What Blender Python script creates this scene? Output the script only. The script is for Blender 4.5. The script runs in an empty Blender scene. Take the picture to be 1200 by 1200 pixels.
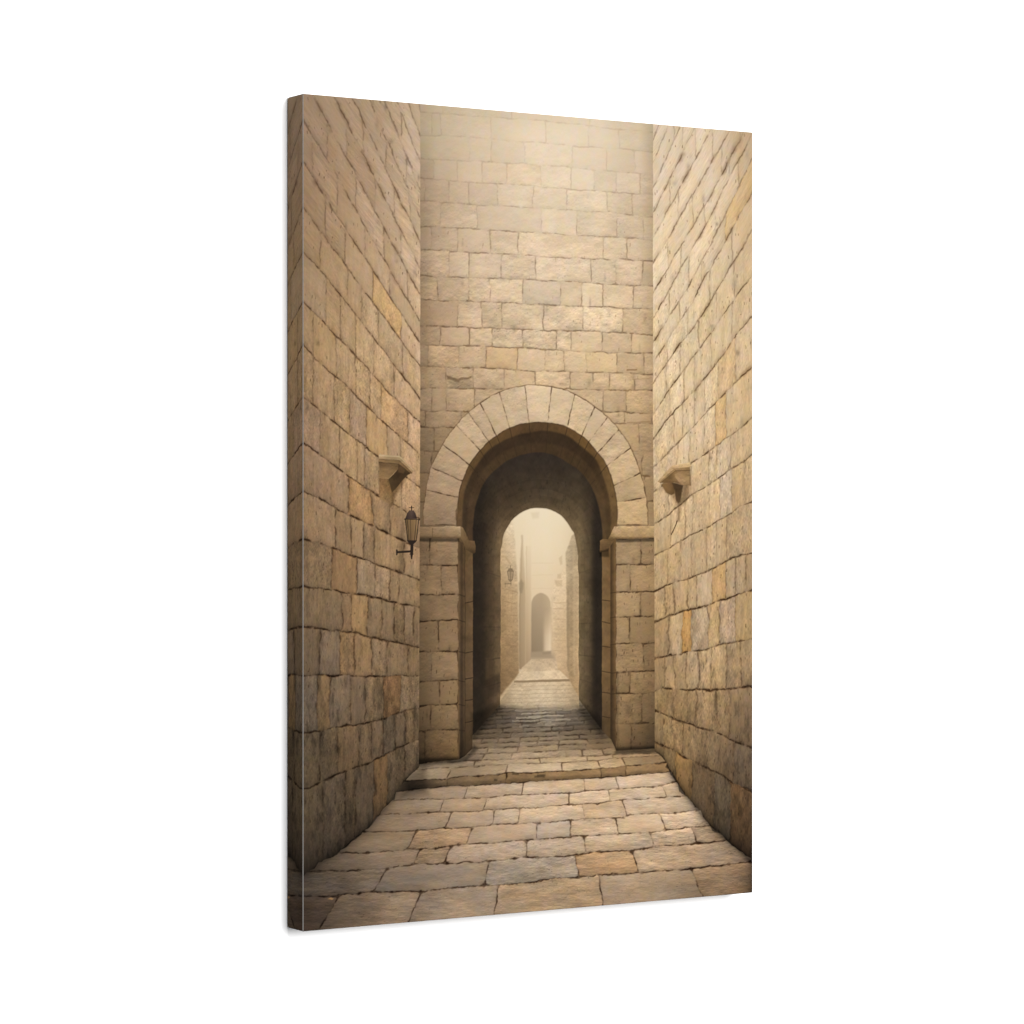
# A stretched canvas print hung on a white wall, seen at an angle.
# The picture on the canvas is a flat print (ink on cloth), so its colours belong to the cloth itself:
# they are worked out here from course lines, joints and noise and stored as the print's own ink colours.
import bpy, math
import numpy as np

# ------------------------------------------------------------------ sizes (metres)
H, W, D = 0.9144, 0.6096, 0.0364
GAP = 0.0015            # air between the bars and the wall
CH = 0.0007             # rounded fold of the cloth
F_PX = 3382.0           # focal length in pixels of a 1200 px picture
CY, SY = 0.849, 0.528
n_ = math.hypot(CY, SY); CY /= n_; SY /= n_
zL = 982.0
zL = H * F_PX / zL
XL = -245.0 / F_PX * zL
right = np.array([CY, -SY, 0.0]); fwd = np.array([SY, CY, 0.0])
P_L = np.array([-W / 2, -D - GAP, 0.0])
CAM = P_L - XL * right - zL * fwd + np.array([0, 0, 0.0006])
GAIN = 2.2             # light the canvas front receives (display value of a white front); measured on a test render

rng = np.random.default_rng(7)

# ------------------------------------------------------------------ the print, worked out on a fine raster
S = 2
X0, X1, Y0, Y1 = 334.0, 892.0, 98.0, 1104.0
NX, NY = int((X1 - X0) * S), int((Y1 - Y0) * S)
gx = X0 + (np.arange(NX) + .5) / S
gy = Y0 + (np.arange(NY) + .5) / S
PX, PY = np.meshgrid(gx, gy)
PX = PX.astype(np.float32); PY = PY.astype(np.float32)
IMG = np.zeros((NY, NX, 3), np.float32)

def vnoise(x, y, seed):
    xi = np.floor(x).astype(np.int64); yi = np.floor(y).astype(np.int64)
    fx = (x - xi).astype(np.float32); fy = (y - yi).astype(np.float32)
    fx = fx * fx * fx * (fx * (fx * 6 - 15) + 10); fy = fy * fy * fy * (fy * (fy * 6 - 15) + 10)
    tab = np.random.default_rng(seed).random((256, 256), dtype=np.float32) * 2 - 1
    a = tab[yi & 255, xi & 255]; b = tab[yi & 255, (xi + 1) & 255]
    c = tab[(yi + 1) & 255, xi & 255]; d = tab[(yi + 1) & 255, (xi + 1) & 255]
    return (a + (b - a) * fx) * (1 - fy) + (c + (d - c) * fx) * fy

def fbm(x, y, seed, octs=4, gain=.55):
    s = 0; amp = 1.0; tot = 0
    for o in range(octs):
        s = s + amp * vnoise(x * 2 ** o + 17.3 * o, y * 2 ** o + 9.1 * o, seed + o); tot += amp; amp *= gain
    return s / tot

def sstep(a, b, x):
    t = np.clip((x - a) / (b - a), 0, 1); return t * t * (3 - 2 * t)

WX = (fbm(PX / 13, PY / 13, 11, 3) * 1.5 + vnoise(PX / 2.6, PY / 2.6, 15) * .22).astype(np.float32)
WY = (fbm(PX / 13, PY / 13, 21, 3) * 1.5 + vnoise(PX / 2.6, PY / 2.6, 25) * .22).astype(np.float32)
JN = (fbm(PX / 9, PY / 9, 31, 3)).astype(np.float32)          # how open a joint is
JF = vnoise(PX / 2.2, PY / 2.2, 37).astype(np.float32)

def texture(u, v, seed, rough, gain=.52, dv=.2):
    """rough stone: soft blotches, relief lit from above, pits and grain; about 1 on average"""
    h = fbm(u, v, seed, 4, gain)
    hs = fbm(u, v - dv, seed, 4, gain)
    emb = h - hs
    pit = vnoise(u * 4.1 + 3, v * 4.1, seed + 40) + .5 * vnoise(u * 8.3, v * 8.3, seed + 41)
    pit = sstep(.72, 1.12, pit) * sstep(-.25, .35, fbm(u * .45, v * .45, seed + 50, 2))
    blot = fbm(u * .35, v * .35, seed + 60, 3)
    gr = vnoise(PX * 1.1, PY * 1.1, seed + 70)
    return (1 + blot * .10 + h * .10 * rough + emb * .30 * rough - pit * .22 * rough + gr * .008).astype(np.float32)

def slanted(a, b, y0, y1):
    t = sstep(y1, y0, PY); return a * (1 - t) + b * t
STRK = (vnoise(PX / 1.5, PY / 13, 90) * .6 + vnoise(PX / 2.6, PY / 30, 91) * .6 + .5 * vnoise(PX / .9, PY / 5, 92)).astype(np.float32)
TEX = {
    'front': texture(PX / 8.5, PY / 6.8, 100, .55, .6, .18),
    'left': slanted(texture((PX - 355) / 4.2, (PY - (792 - PY) * (PX - 355) * .00245) / 15, 200, 1.1, .68, .12), texture((PX - 355) / 13, (PY - (792 - PY) * (PX - 355) * .00245) / 7.5, 210, .75, .62, .14), 240, 440),
    'right': slanted(texture((PX - 767) / 4.0, (PY + (805 - PY) * (PX - 767) * .00245) / 14, 300, 1.1, .68, .12), texture((PX - 767) / 13, (PY + (805 - PY) * (PX - 767) * .00245) / 7.5, 310, .70, .62, .14), 220, 420),
    'floor': texture(PX / 11, PY / 3.8, 400, .75, .64, .16),
    'mist': (1 + (texture(PX / 5, PY / 6, 560, .6) - 1) * .8).astype(np.float32),
    'soft': texture(PX / 9, PY / 16, 500, .5),
}

def grid(xs, ys, tab):
    xs = np.array(xs, float); ys = np.array(ys, float); tab = np.array(tab, np.float32)
    def f(x, y):
        i = np.clip(np.searchsorted(xs, x, side='right') - 1, 0, len(xs) - 2)
        j = np.clip(np.searchsorted(ys, y, side='right') - 1, 0, len(ys) - 2)
        fx = np.clip((x - xs[i]) / (xs[i + 1] - xs[i]), 0, 1)[..., None]
        fy = np.clip((y - ys[j]) / (ys[j + 1] - ys[j]), 0, 1)[..., None]
        fx = fx * fx * (3 - 2 * fx) * .5 + fx * .5
        return ((tab[j, i] * (1 - fx) + tab[j, i + 1] * fx) * (1 - fy) + (tab[j + 1, i] * (1 - fx) + tab[j + 1, i + 1] * fx) * fy)
    return f

def window(pts, pad):
    p = np.array(pts)
    a = max(int((p[:, 0].min() - pad - X0) * S), 0); b = min(int((p[:, 0].max() + pad - X0) * S) + 1, NX)
    c = max(int((p[:, 1].min() - pad - Y0) * S), 0); d = min(int((p[:, 1].max() + pad - Y0) * S) + 1, NY)
    return slice(c, d), slice(a, b)

def sdf(pts, x, y, k=0):
    """distance to the outline, positive inside; also which way the nearest edge faces (ny: -1 top edge, +1 bottom edge)"""
    p = np.array(pts, float); q = np.roll(p, -1, 0)
    area = np.sum(p[:, 0] * q[:, 1] - q[:, 0] * p[:, 1])
    best = np.full(x.shape, 1e9, np.float32); ny = np.zeros(x.shape, np.float32); acc = 0; inside = np.zeros(x.shape, bool)
    for (ax, ay), (bx, by) in zip(p, q):
        ex, ey = bx - ax, by - ay; L2 = ex * ex + ey * ey
        if L2 < 1e-9: continue
        t = np.clip(((x - ax) * ex + (y - ay) * ey) / L2, 0, 1)
        d = np.hypot(x - ax - t * ex, y - ay - t * ey)
        m = d < best
        best = np.where(m, d, best)
        if k: acc = acc + np.exp(-np.minimum(d, 30) * k)
        L = math.sqrt(L2); nn = (-ex / L) * (1 if area > 0 else -1)
        ny = np.where(m, nn, ny)
        if abs(by - ay) > 1e-9:
            c = ((ay > y) != (by > y)) & (x < ex * (y - ay) / (by - ay) + ax)
            inside ^= c
    if k: return np.where(inside, -np.log(acc + 1e-12) / k, -best).astype(np.float32), ny, np.where(inside, best, -best)
    return np.where(inside, best, -best).astype(np.float32), ny

def blend(sl, alpha, col):
    a = np.clip(alpha, 0, 1)[..., None]
    IMG[sl] = IMG[sl] * (1 - a) + np.asarray(col, np.float32) * a

OVERRIDE_FLOOR = []
OVERRIDE = []      # (x, y, (r, g, b) multipliers): single stones whose colour stands out
def stone(pts, target, tex, joint=.55, jw=.8, var=.05, relief=.10, warp=1.0, haze=None, round_=0.0, vert=.8, rw=1.9, tk=1.0, rc=.45):
    sl = window(pts, 3)
    if sl[0].stop <= sl[0].start or sl[1].stop <= sl[1].start: return
    x = PX[sl] + WX[sl] * warp; y = PY[sl] + WY[sl] * warp
    d, ny, d0 = sdf(pts, x, y, 1 / rc)
    d = d - round_
    m = np.array([1., 1., 1.]) * (1 + rng.normal(0, var))
    w = rng.normal(0, var * .3); m = m * np.array([1 + w * .3, 1, 1 - w])
    c = np.mean(np.array(pts), 0)
    if haze is not None: m = 1 + (m - 1) * float(haze(c[:1], c[1:2])[0]) ** .7
    for ox, oy, mul in (OVERRIDE_FLOOR if tex == 'floor' else OVERRIDE):
        if sl[1].start <= (ox - X0) * S < sl[1].stop and sl[0].start <= (oy - Y0) * S < sl[0].stop:
            dd, _ = sdf(pts, np.array([[ox]]), np.array([[oy]]))
            if dd[0, 0] > 0: m = 1 + (np.array(mul) - 1) * (.38 if tex == 'front' else .52 if tex == 'floor' else .6)
    base = target(PX[sl], PY[sl]) * m
    # a second tone drifting over the stone
    # every stone has its own grain and its own roughness
    hh, ww = x.shape
    oy_ = int(np.clip(sl[0].start + rng.integers(-90, 90), 0, NY - hh)) if tex in ('left', 'right') else int(rng.integers(0, NY - hh)); ox_ = int(np.clip(sl[1].start + rng.integers(-60, 60), 0, NX - ww))
    k = 1 + (TEX[tex][oy_:oy_ + hh, ox_:ox_ + ww] - 1) * rng.uniform(.45, 1.25) * tk
    open_ = np.clip(.60 + JN[sl] * 1.35 + JF[sl] * .22, .05, 1.25) * (vert + (1 - vert) * np.abs(ny))
    line = joint * open_ * np.exp(-np.clip(d, 0, None) ** 2 / (jw * jw * (0.55 + .6 * open_)))
    edge = relief * (-ny) * np.exp(-np.clip(d - .9, 0, None) / rw) * (.6 + JN[sl] * .6)
    soft = -relief * .55 * np.exp(-np.clip(d, 0, None) / (rw * 1.4))
    if haze is not None:
        hz = haze(PX[sl], PY[sl]); k = 1 + (k - 1) * hz; line = line * hz; edge = edge * hz; soft = soft * hz
    col = base * (k * (1 + edge + soft))[..., None] * (1 - line[..., None] * np.array([.90, 1.0, 1.08], np.float32))
    blend(sl, np.clip(d0 * S * .8 + .5, 0, 1), col)

def line_fn(pts):
    p = np.array(sorted(pts), float)
    def f(x):
        x = np.asarray(x, float); r = np.interp(x, p[:, 0], p[:, 1])
        s0 = (p[1, 1] - p[0, 1]) / (p[1, 0] - p[0, 0]); s1 = (p[-1, 1] - p[-2, 1]) / (p[-1, 0] - p[-2, 0])
        r = np.where(x < p[0, 0], p[0, 1] + (x - p[0, 0]) * s0, r)
        return np.where(x > p[-1, 0], p[-1, 1] + (x - p[-1, 0]) * s1, r)
    f.xs = p[:, 0]
    return f

def between(top, bot, l, r):
    """outline of one stone between two course lines; l and r are (x on top line, x on bottom line)"""
    def run(f, a, b):
        xs = [a] + [x for x in f.xs if a + .5 < x < b - .5] + [b]
        return [(x, float(f(x))) for x in xs]
    if r[0] - l[0] < .5 and r[1] - l[1] < .5: return None
    return run(top, l[0], r[0]) + run(bot, l[1], r[1])[::-1]

def course(top, bot, joints, x0, x1, target, tex, **kw):
    js = [(j, j) if not isinstance(j, tuple) else j for j in joints]
    if not isinstance(x0, tuple): x0 = (x0, x0)
    if not isinstance(x1, tuple): x1 = (x1, x1)
    js = [x0] + js + [x1]
    for a, b in zip(js[:-1], js[1:]):
        p = between(top, bot, a, b)
        if p: stone(p, target, tex, **kw)

def fill(pts, col, soft=.5, warp=.35, tex=None, alpha=1.0):
    sl = window(pts, 2 + soft * 3)
    d, _ = sdf(pts, PX[sl] + WX[sl] * warp, PY[sl] + WY[sl] * warp)
    a = sstep(-soft, soft, d) * alpha
    c = col(PX[sl], PY[sl]) if callable(col) else np.broadcast_to(np.array(col, np.float32), d.shape + (3,))
    if tex: c = c * TEX[tex][sl][..., None]
    blend(sl, a, c)

def shade(pts, amount, soft, warp=.6, tint=(1, 1, 1)):
    """multiply inside an outline, with a soft edge"""
    sl = window(pts, soft * 2 + 2)
    d, _ = sdf(pts, PX[sl] + WX[sl] * warp, PY[sl] + WY[sl] * warp)
    a = (sstep(-soft, soft, d) * amount)[..., None]
    IMG[sl] = IMG[sl] * (1 - a * np.array(tint, np.float32))

def stroke(pts, col, width, soft=.35, alpha=1.0, warp=.5):
    sl = window(pts, width + soft + 3)
    x = PX[sl] + WX[sl] * warp; y = PY[sl] + WY[sl] * warp
    best = np.full(x.shape, 1e9)
    for (ax, ay), (bx, by) in zip(pts[:-1], pts[1:]):
        ex, ey = bx - ax, by - ay; L2 = ex * ex + ey * ey + 1e-9
        t = np.clip(((x - ax) * ex + (y - ay) * ey) / L2, 0, 1)
        best = np.minimum(best, np.hypot(x - ax - t * ex, y - ay - t * ey))
    blend(sl, sstep(width / 2 + soft, width / 2 - soft, best) * alpha, col)


def weather(lines, joints, x0, x1, ya, yb, slope_sign, n_crack, n_pit, seed, tone):
    """gaps where mortar has fallen out of the course joints, and pits and scratches in the stone faces"""
    r_ = np.random.default_rng(seed)
    for _ in range(n_crack):
        f = lines[int(r_.integers(0, len(lines)))]; xa = r_.uniform(x0, x1); ln = r_.uniform(2.5, 8)
        y_ = float(f(xa))
        if not (ya < y_ < yb): continue
        pts = [(xa + ln * t, float(f(xa + ln * t)) + r_.normal(0, .35)) for t in (0, .33, .66, 1)]
        a = r_.uniform(.35, .8)
        stroke(pts, tone(xa, y_), r_.uniform(.6, 1.7), .6, a * (.42 if y_ < 330 else 1), .9)
        if y_ < 480 and slope_sign:      # soft dark smears beside the upper bed joints
            pts = [(x_ + slope_sign * -1.0, q_ - r_.uniform(.5, 3)) for x_, q_ in pts]
            stroke(pts, tone(xa, y_) * 1.3, r_.uniform(1.5, 4), 2.6, r_.uniform(.08, .30), 1.2)
    for _ in range(n_pit):
        xa = r_.uniform(x0, x1); y_ = ya + (yb - ya) * r_.random() ** .8
        l_ = r_.uniform(.6, 3.4)
        stroke([(xa, y_), (xa + r_.normal(0, .3), y_ + l_)], tone(xa, y_), r_.uniform(.5, 1.2), .5, r_.uniform(.15, .5), .3)
    for _ in range(n_pit // 5):
        xa = r_.uniform(x0, x1); y_ = ya + (yb - ya) * r_.random() ** .8
        sl_ = window([(xa, y_), (xa + 1, y_ + 1)], 9)
        g_ = np.exp(-((PX[sl_] - xa) / r_.uniform(1.2, 3)) ** 2 - ((PY[sl_] - y_) / r_.uniform(2, 7)) ** 2)
        IMG[sl_] *= (1 - g_ * abs(r_.normal(0, .08)))[..., None]

# ---------------------------------------------------------------- tones of each surface in the picture
T_LEFT0 = grid([356, 425, 490], [115, 200, 300, 400, 500, 600, 680, 740, 820, 890, 950, 1020], [
    [(146,121,93),(160,135,104),(178,153,121)], [(142,115,86),(158,131,100),(182,156,124)],
    [(145,117,84),(165,136,101),(184,156,120)], [(148,120,86),(168,138,98),(180,150,112)],
    [(142,114,82),(166,135,96),(170,138,100)], [(126,101,72),(152,122,86),(152,122,88)],
    [(114,90,62),(136,108,76),(132,105,74)], [(110,88,64),(126,99,70),(118,92,64)],
    [(94,77,58),(112,89,64),(105,83,58)], [(82,67,49),(94,74,53),(90,72,52)],
    [(76,62,46),(84,67,49),(76,61,44)], [(46,38,30),(50,40,30),(60,48,35)]])
T_LEFT = lambda x, y: T_LEFT0(x, y) * (np.array([1.095, 1.105, 1.16], np.float32) + sstep(600, 720, y)[..., None] * np.array([.06, .09, .11], np.float32))
T_MID0 = grid([493, 515, 560, 630, 700, 748, 765], [125, 160, 220, 300, 380, 440, 500, 560, 620], [
    [(165,146,117),(178,158,128),(190,170,140),(198,178,148),(200,180,150),(186,166,136),(168,148,118)],
    [(162,143,114),(180,160,130),(196,175,144),(208,188,158),(207,187,157),(196,175,144),(172,152,122)],
    [(155,131,103),(182,156,125),(203,178,146),(214,192,160),(214,192,160),(203,179,147),(180,156,124)],
    [(152,127,99),(182,155,122),(205,178,144),(216,190,155),(214,188,152),(203,176,140),(180,153,118)],
    [(146,120,90),(176,147,113),(200,171,134),(213,185,147),(212,184,146),(200,171,132),(176,148,112)],
    [(142,117,87),(170,142,108),(188,158,120),(200,170,130),(203,173,132),(194,163,122),(174,144,106)],
    [(132,107,78),(154,126,94),(172,143,107),(185,155,117),(190,160,120),(186,154,113),(168,138,100)],
    [(116,93,67),(135,109,79),(150,123,90),(170,141,104),(180,150,110),(176,145,105),(160,130,93)],
    [(108,87,62),(125,100,72),(140,114,84),(160,132,97),(170,140,103),(168,137,98),(155,126,90)]])
T_MID = lambda x, y: T_MID0(x, y) * (1 + .03 * np.exp(-((x - 650) / 75) ** 2 - ((y - 175) / 55) ** 2))[..., None] * (1 + (sstep(240, 300, y) * sstep(520, 420, y))[..., None] * np.array([.025, .028, .034], np.float32)) * (1 + .035 * sstep(270, 200, y) + .035 * sstep(200, 140, y))[..., None] * np.array([1.016, 1.026, 1.058], np.float32)
T_RING0 = grid([495, 530, 570, 630, 700, 760], [450, 500, 550, 590, 616], [
    [(185,156,120),(195,166,130),(206,179,142),(216,190,153),(214,187,148),(206,177,136)],
    [(178,150,115),(190,162,126),(200,172,135),(210,183,145),(208,180,140),(203,173,131)],
    [(166,138,106),(178,150,116),(188,160,123),(198,170,130),(202,172,131),(201,170,127)],
    [(152,125,95),(166,138,106),(172,144,110),(190,160,120),(198,167,124),(196,164,120)],
    [(140,114,86),(155,128,98),(160,132,100),(180,150,112),(192,160,117),(188,156,112)]])
T_RING = lambda x, y: T_RING0(x, y) * np.array([1.0, 1.003, 1.025], np.float32)
T_PILL = grid([492, 515, 536], [635, 720, 780, 840, 875, 892], [
    [(112,90,65),(138,112,84),(148,121,92)], [(112,90,66),(136,110,81),(143,116,87)],
    [(106,86,62),(134,109,81),(145,118,88)], [(90,72,52),(120,97,71),(138,112,82)],
    [(72,57,41),(105,82,57),(120,94,64)], [(46,36,26),(72,55,38),(92,70,46)]])
T_PILR = lambda x, y: T_PILR0(x, y) * np.array([.94, .95, .98], np.float32)
T_PILR0 = grid([722, 745, 766], [635, 720, 800, 850, 868, 881], [
    [(180,148,108),(176,144,103),(162,130,91)], [(174,142,101),(170,138,97),(154,123,85)],
    [(166,135,95),(156,125,86),(134,105,71)], [(150,119,81),(134,106,72),(104,82,56)],
    [(142,112,75),(116,91,62),(88,69,48)], [(100,78,52),(78,60,42),(60,47,34)]])
T_RIGHT0 = grid([767, 825, 881], [145, 200, 300, 400, 500, 600, 680, 760, 830, 900, 960, 1010], [
    [(206,181,144),(208,182,145),(178,150,114)], [(212,186,148),(210,183,145),(186,158,119)],
    [(214,187,146),(212,184,142),(196,166,123)], [(212,183,139),(212,183,138),(198,167,122)],
    [(208,177,131),(210,179,134),(190,159,114)], [(196,163,116),(196,164,119),(180,149,105)],
    [(176,143,98),(184,152,109),(168,138,98)], [(160,128,85),(178,147,105),(165,135,95)],
    [(148,118,78),(152,122,83),(128,101,70)], [(130,102,65),(112,89,62),(100,80,57)],
    [(100,78,50),(84,67,47),(80,63,44)], [(70,55,40),(55,44,32),(46,37,28)]])
T_RIGHT = lambda x, y: T_RIGHT0(x, y) * (np.array([1.065, 1.088, 1.165], np.float32) + sstep(600, 800, y)[..., None] * np.array([.02, .02, .02], np.float32))
T_FLOOR0 = grid([360, 480, 550, 620, 740, 870], [905, 940, 970, 1000, 1030, 1080], [
    [(110,92,70),(128,107,82),(165,138,107),(192,163,128),(202,172,135),(170,144,112)],
    [(112,94,73),(140,117,91),(172,146,115),(198,170,135),(204,176,140),(186,159,125)],
    [(112,94,74),(142,118,91),(168,141,110),(188,160,127),(199,171,136),(176,149,117)],
    [(100,84,66),(136,113,87),(162,137,108),(174,148,117),(184,157,123),(146,122,95)],
    [(76,64,51),(124,104,82),(142,120,95),(152,130,103),(165,139,108),(126,104,80)],
    [(66,54,43),(122,101,78),(150,125,96),(158,132,101),(145,122,95),(94,76,56)]])
T_FLOOR = lambda x, y: T_FLOOR0(x, y) * (np.array([1.08, 1.085, 1.125], np.float32) + (sstep(980, 1040, y) * sstep(640, 520, x))[..., None] * np.array([.05, .07, .10], np.float32))
T_TUN = lambda x, y: T_TUN0(x, y) * np.array([1.03, 1.05, 1.08], np.float32)
T_TUN0 = grid([553, 575, 605, 640, 680, 705, 722, 770], [824, 832, 842, 854, 868, 888, 905], [
    [(60,50,38),(100,84,64),(168,148,118),(182,160,130),(160,138,108),(60,49,37),(50,40,30),(50,40,30)],
    [(55,46,36),(76,63,48),(120,103,82),(140,123,102),(108,92,73),(50,42,33),(50,40,30),(50,40,30)],
    [(52,43,34),(72,60,47),(106,92,76),(132,117,99),(100,86,70),(54,45,36),(60,48,34),(60,48,34)],
    [(66,54,42),(86,71,55),(110,94,76),(120,104,85),(100,84,66),(72,59,45),(84,67,47),(84,67,47)],
    [(108,89,67),(124,103,79),(138,116,91),(146,123,96),(130,108,82),(112,91,66),(112,90,63),(112,90,63)],
    [(136,113,87),(152,127,98),(168,141,109),(178,149,114),(176,146,110),(172,141,104),(165,134,97),(150,120,86)],
    [(146,122,95),(168,141,110),(194,165,130),(205,175,137),(209,178,139),(204,173,132),(198,166,124),(180,149,110)]])

hz_mid = lambda x, y: .20 + .74 * sstep(150, 370, y)
hz_side = lambda x, y: .72 + .28 * sstep(120, 420, y)

# single stones that stand out in the picture
OVERRIDE += [
    (588, 418, (1.03,.97,.84)), (595, 395, (1.10,1.12,1.14)), (660, 422, (1.04,1.05,1.06)), (643, 422, (1.04,1.04,1.05)),
    (705, 424, (1.06,1.05,.97)), (694, 350, (1.07,1.07,1.08)), (706, 376, (1.06,1.07,1.08)), (520, 419, (1.10,1.07,1.02)),
    (508, 443, (1.0,.98,.95)), (612, 207, (1.0,.97,.93)), (720, 470, (.94,.94,.97)), (508, 396, (.94,.92,.90)),
    (515, 368, (.94,.91,.88)), (660, 340, (.94,.93,.92)), (745, 376, (.93,.91,.88)), (655, 290, (1.02,1.0,.97)),
    # left wall
    (368, 325, (1.03,1.05,1.10)), (392, 345, (1.03,1.02,1.01)), (380, 400, (1.08,1.07,1.02)), (405, 430, (1.05,1.05,1.06)),
    (440, 335, (1.08,1.02,.86)), (420, 490, (.92,.93,1.02)), (438, 505, (1.06,1.03,.96)), (365, 500, (1.0,1.0,1.06)),
    (462, 505, (1.06,1.02,.96)), (420, 585, (1.03,.97,.88)), (385, 565, (1.0,1.0,1.04)), (418, 630, (1.07,1.07,1.08)),
    (405, 675, (1.0,.93,.84)), (428, 680, (1.0,1.02,1.08)), (447, 682, (1.06,1.07,1.10)), (420, 717, (1.13,1.08,.96)),
    (406, 717, (.92,.89,.86)), (386, 765, (.94,.96,1.02)), (407, 765, (1.08,1.03,.93)), (425, 767, (1.10,1.06,1.0)),
    (363, 820, (.96,.98,1.03)), (379, 822, (1.12,1.05,.92)), (458, 820, (1.05,.92,.78)), (455, 865, (.80,.83,.88)),
    (480, 850, (1.12,1.10,1.05)), (446, 915, (1.12,1.02,.86)), (408, 880, (1.02,.97,.90)),
    # right wall
    (805, 742, (1.08,.94,.68)), (792, 742, (1.10,1.12,1.16)), (820, 740, (.95,.97,1.04)), (836, 733, (1.02,1.0,.93)),
    (852, 723, (.96,.98,1.08)), (870, 722, (1.04,1.02,.92)), (851, 578, (1.06,1.10,1.22)), (842, 515, (1.05,.97,.82)),
    (826, 690, (1.08,1.10,1.16)), (842, 685, (1.04,.97,.84)), (811, 790, (1.06,1.07,1.10)), (796, 790, (1.0,1.01,1.04)),
    (845, 780, (1.08,1.07,1.02)), (800, 540, (1.06,1.07,1.10)), (850, 535, (1.02,1.04,1.10)), (866, 635, (.97,.97,.98)),
    (870, 905, (.92,.96,1.04)), (820, 870, (1.05,1.05,1.05)), (846, 950, (.95,1.0,1.06)), (868, 955, (1.12,1.02,.90)),
    (800, 925, (1.25,1.18,1.02)), (862, 410, (1.02,1.02,1.06)), (845, 420, (1.0,.96,.88)), (875, 215, (1.04,.99,.86)),
]
OVERRIDE_FLOOR += [
    (710, 1012, (1.04,.94,.80)), (645, 1018, (.89,.96,1.06)), (620, 1019, (.89,.96,1.06)), (655, 992, (.98,1.0,1.03)),
    (650, 972, (.90,.96,1.04)), (595, 957, (1.05,1.07,1.10)), (705, 950, (.90,.87,.82)), (515, 982, (1.06,1.0,.91)),
    (505, 1003, (1.0,.95,.87)), (570, 1000, (1.04,1.05,1.08)), (520, 1025, (.95,.98,1.0)), (826, 980, (.84,.82,.80)),
    (790, 982, (1.06,1.06,1.07)), (800, 1005, (1.02,1.02,1.02)), (430, 985, (.98,1.0,1.0)), (740, 1040, (1.0,1.01,1.02)),
    (640, 1050, (1.06,1.03,.97)), (855, 1030, (1.0,.95,.87)), (420, 1065, (1.12,1.10,1.06)), (372, 1065, (.9,.86,.83)),
]

# ---------------------------------------------------------------- back wall of the picture
blend((slice(None), slice(None)), np.ones_like(PX), T_MID(PX, PY) * TEX['front'][..., None])
mid_lines = [line_fn(p) for p in (
    [(493,95),(765,118)], [(493,131),(560,136),(640,142),(727,152),(765,155)],
    [(494,158.7),(547,160.4),(613,166),(673,171.6),(743,176),(765,178.7)],
    [(494,186),(573,190),(637,193.3),(665,196),(735,202.7),(765,204.7)],
    [(494,208.7),(533,212.7),(613,216.7),(667,222),(765,228.7)],
    [(493,235.3),(544,239.3),(613,242.7),(664,246),(713,249.3),(765,254.5)],
    [(493,265.3),(556,268.7),(593,270.7),(640,273.3),(673,276),(720,278),(765,281.7)],
    [(493,292),(557,296),(607,298.3),(620,299.3),(673,302.7),(733,304.7),(765,306.7)],
    [(493,323.3),(549,325.3),(627,328.4),(692,331.3),(765,336)],
    [(493,351.3),(547,353.3),(573,354),(632,356.7),(683,359.3),(765,362.3)],
    [(493,382),(537,383.3),(624,386.7),(681,388),(735,390.7),(765,392)],
    [(493,404.7),(547,405.3),(611,408),(687,412.7),(765,414)],
    [(493,430),(567,431.3),(627,435),(687,436),(735,437.3),(765,439)],
    [(493,455),(524,455.3),(587,456),(680,456),(765,458)],
    [(493,481.3),(548,482),(707,483),(765,484)],
    [(493,500.7),(529,501.3),(630,499),(721,496),(765,496.7)],
    [(493,528.7),(630,528.5),(765,529.3)], [(491,554.7),(630,556),(765,557.5)],
    [(491,588.4),(630,588),(765,587.6)], [(491,617),(765,616.5)])]
mid_joints = [[520, 600, 690], [505.6, 516.7, 575, 640, 690, 725], [550, 575, 615, 670, 711, 744],
    [508, 536, 565, 594, 634, 669, 696, 722, 750], [497.6, 526, 549, 583, 625, 664, 711, 741],
    [517, 559, 635, 675, 723, 754], [505, 536.7, 574, 607, 707, 735], [526, 550, 587, 628, 692.7, 722, 752.7],
    [513, 549, 574, 613, 657, 682, 707, 742], [536.7, (563,565), 588, 636.7, 683, 730],
    [515.6, 550, 577, 612.5, 652, 669, 705, 740], [502, 538, 569.6, 606, 639, 661, 687, 723, 755],
    [523, 555, 591, 627, 668, 695, 714.5, 743.5], [505.6, 523, 556, 600, 660, 707, 734],
    [499, 541, 600, 660, 731, 763.5], [508.5, 560, 640, 700, 748.5], [506, 560, 640, 700, 753], [540, 640, 700, 756], [540, 640, 700, 759]]
for (a, b), js in zip(zip(mid_lines[:-1], mid_lines[1:]), mid_joints):
    course(a, b, js, 489, 769, T_MID, 'front', joint=.36, jw=.75, var=.02, relief=.075, haze=hz_mid, round_=0, vert=.8, rc=.7, rw=2.2)
weather(mid_lines[5:], None, 496, 758, 262, 600, 0, 90, 220, 55, lambda x, y: T_MID(np.array([x]), np.array([y]))[0] * np.array([.70, .64, .56]))
# broken stones in the back wall
shade([(524,440),(531,442),(537,444.5),(541,442.5),(547,443),(553,441),(553,443.5),(547,445.5),(541,445.5),(537,448),(531,445.5),(525,444)], .30, 1.0, 1.4, tint=(.9,1,1.1))
shade([(526,447),(553,446),(552,455),(527,455)], .10, 2)
stroke([(735,434),(746,433.5)], (132,100,66), 1.6, .6, .7); stroke([(742,444.5),(764,443)], (150,120,84), 1.2, .6, .4)
stroke([(735,495),(762,494.5)], (140,110,76), 1.6, .8, .5)

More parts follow.
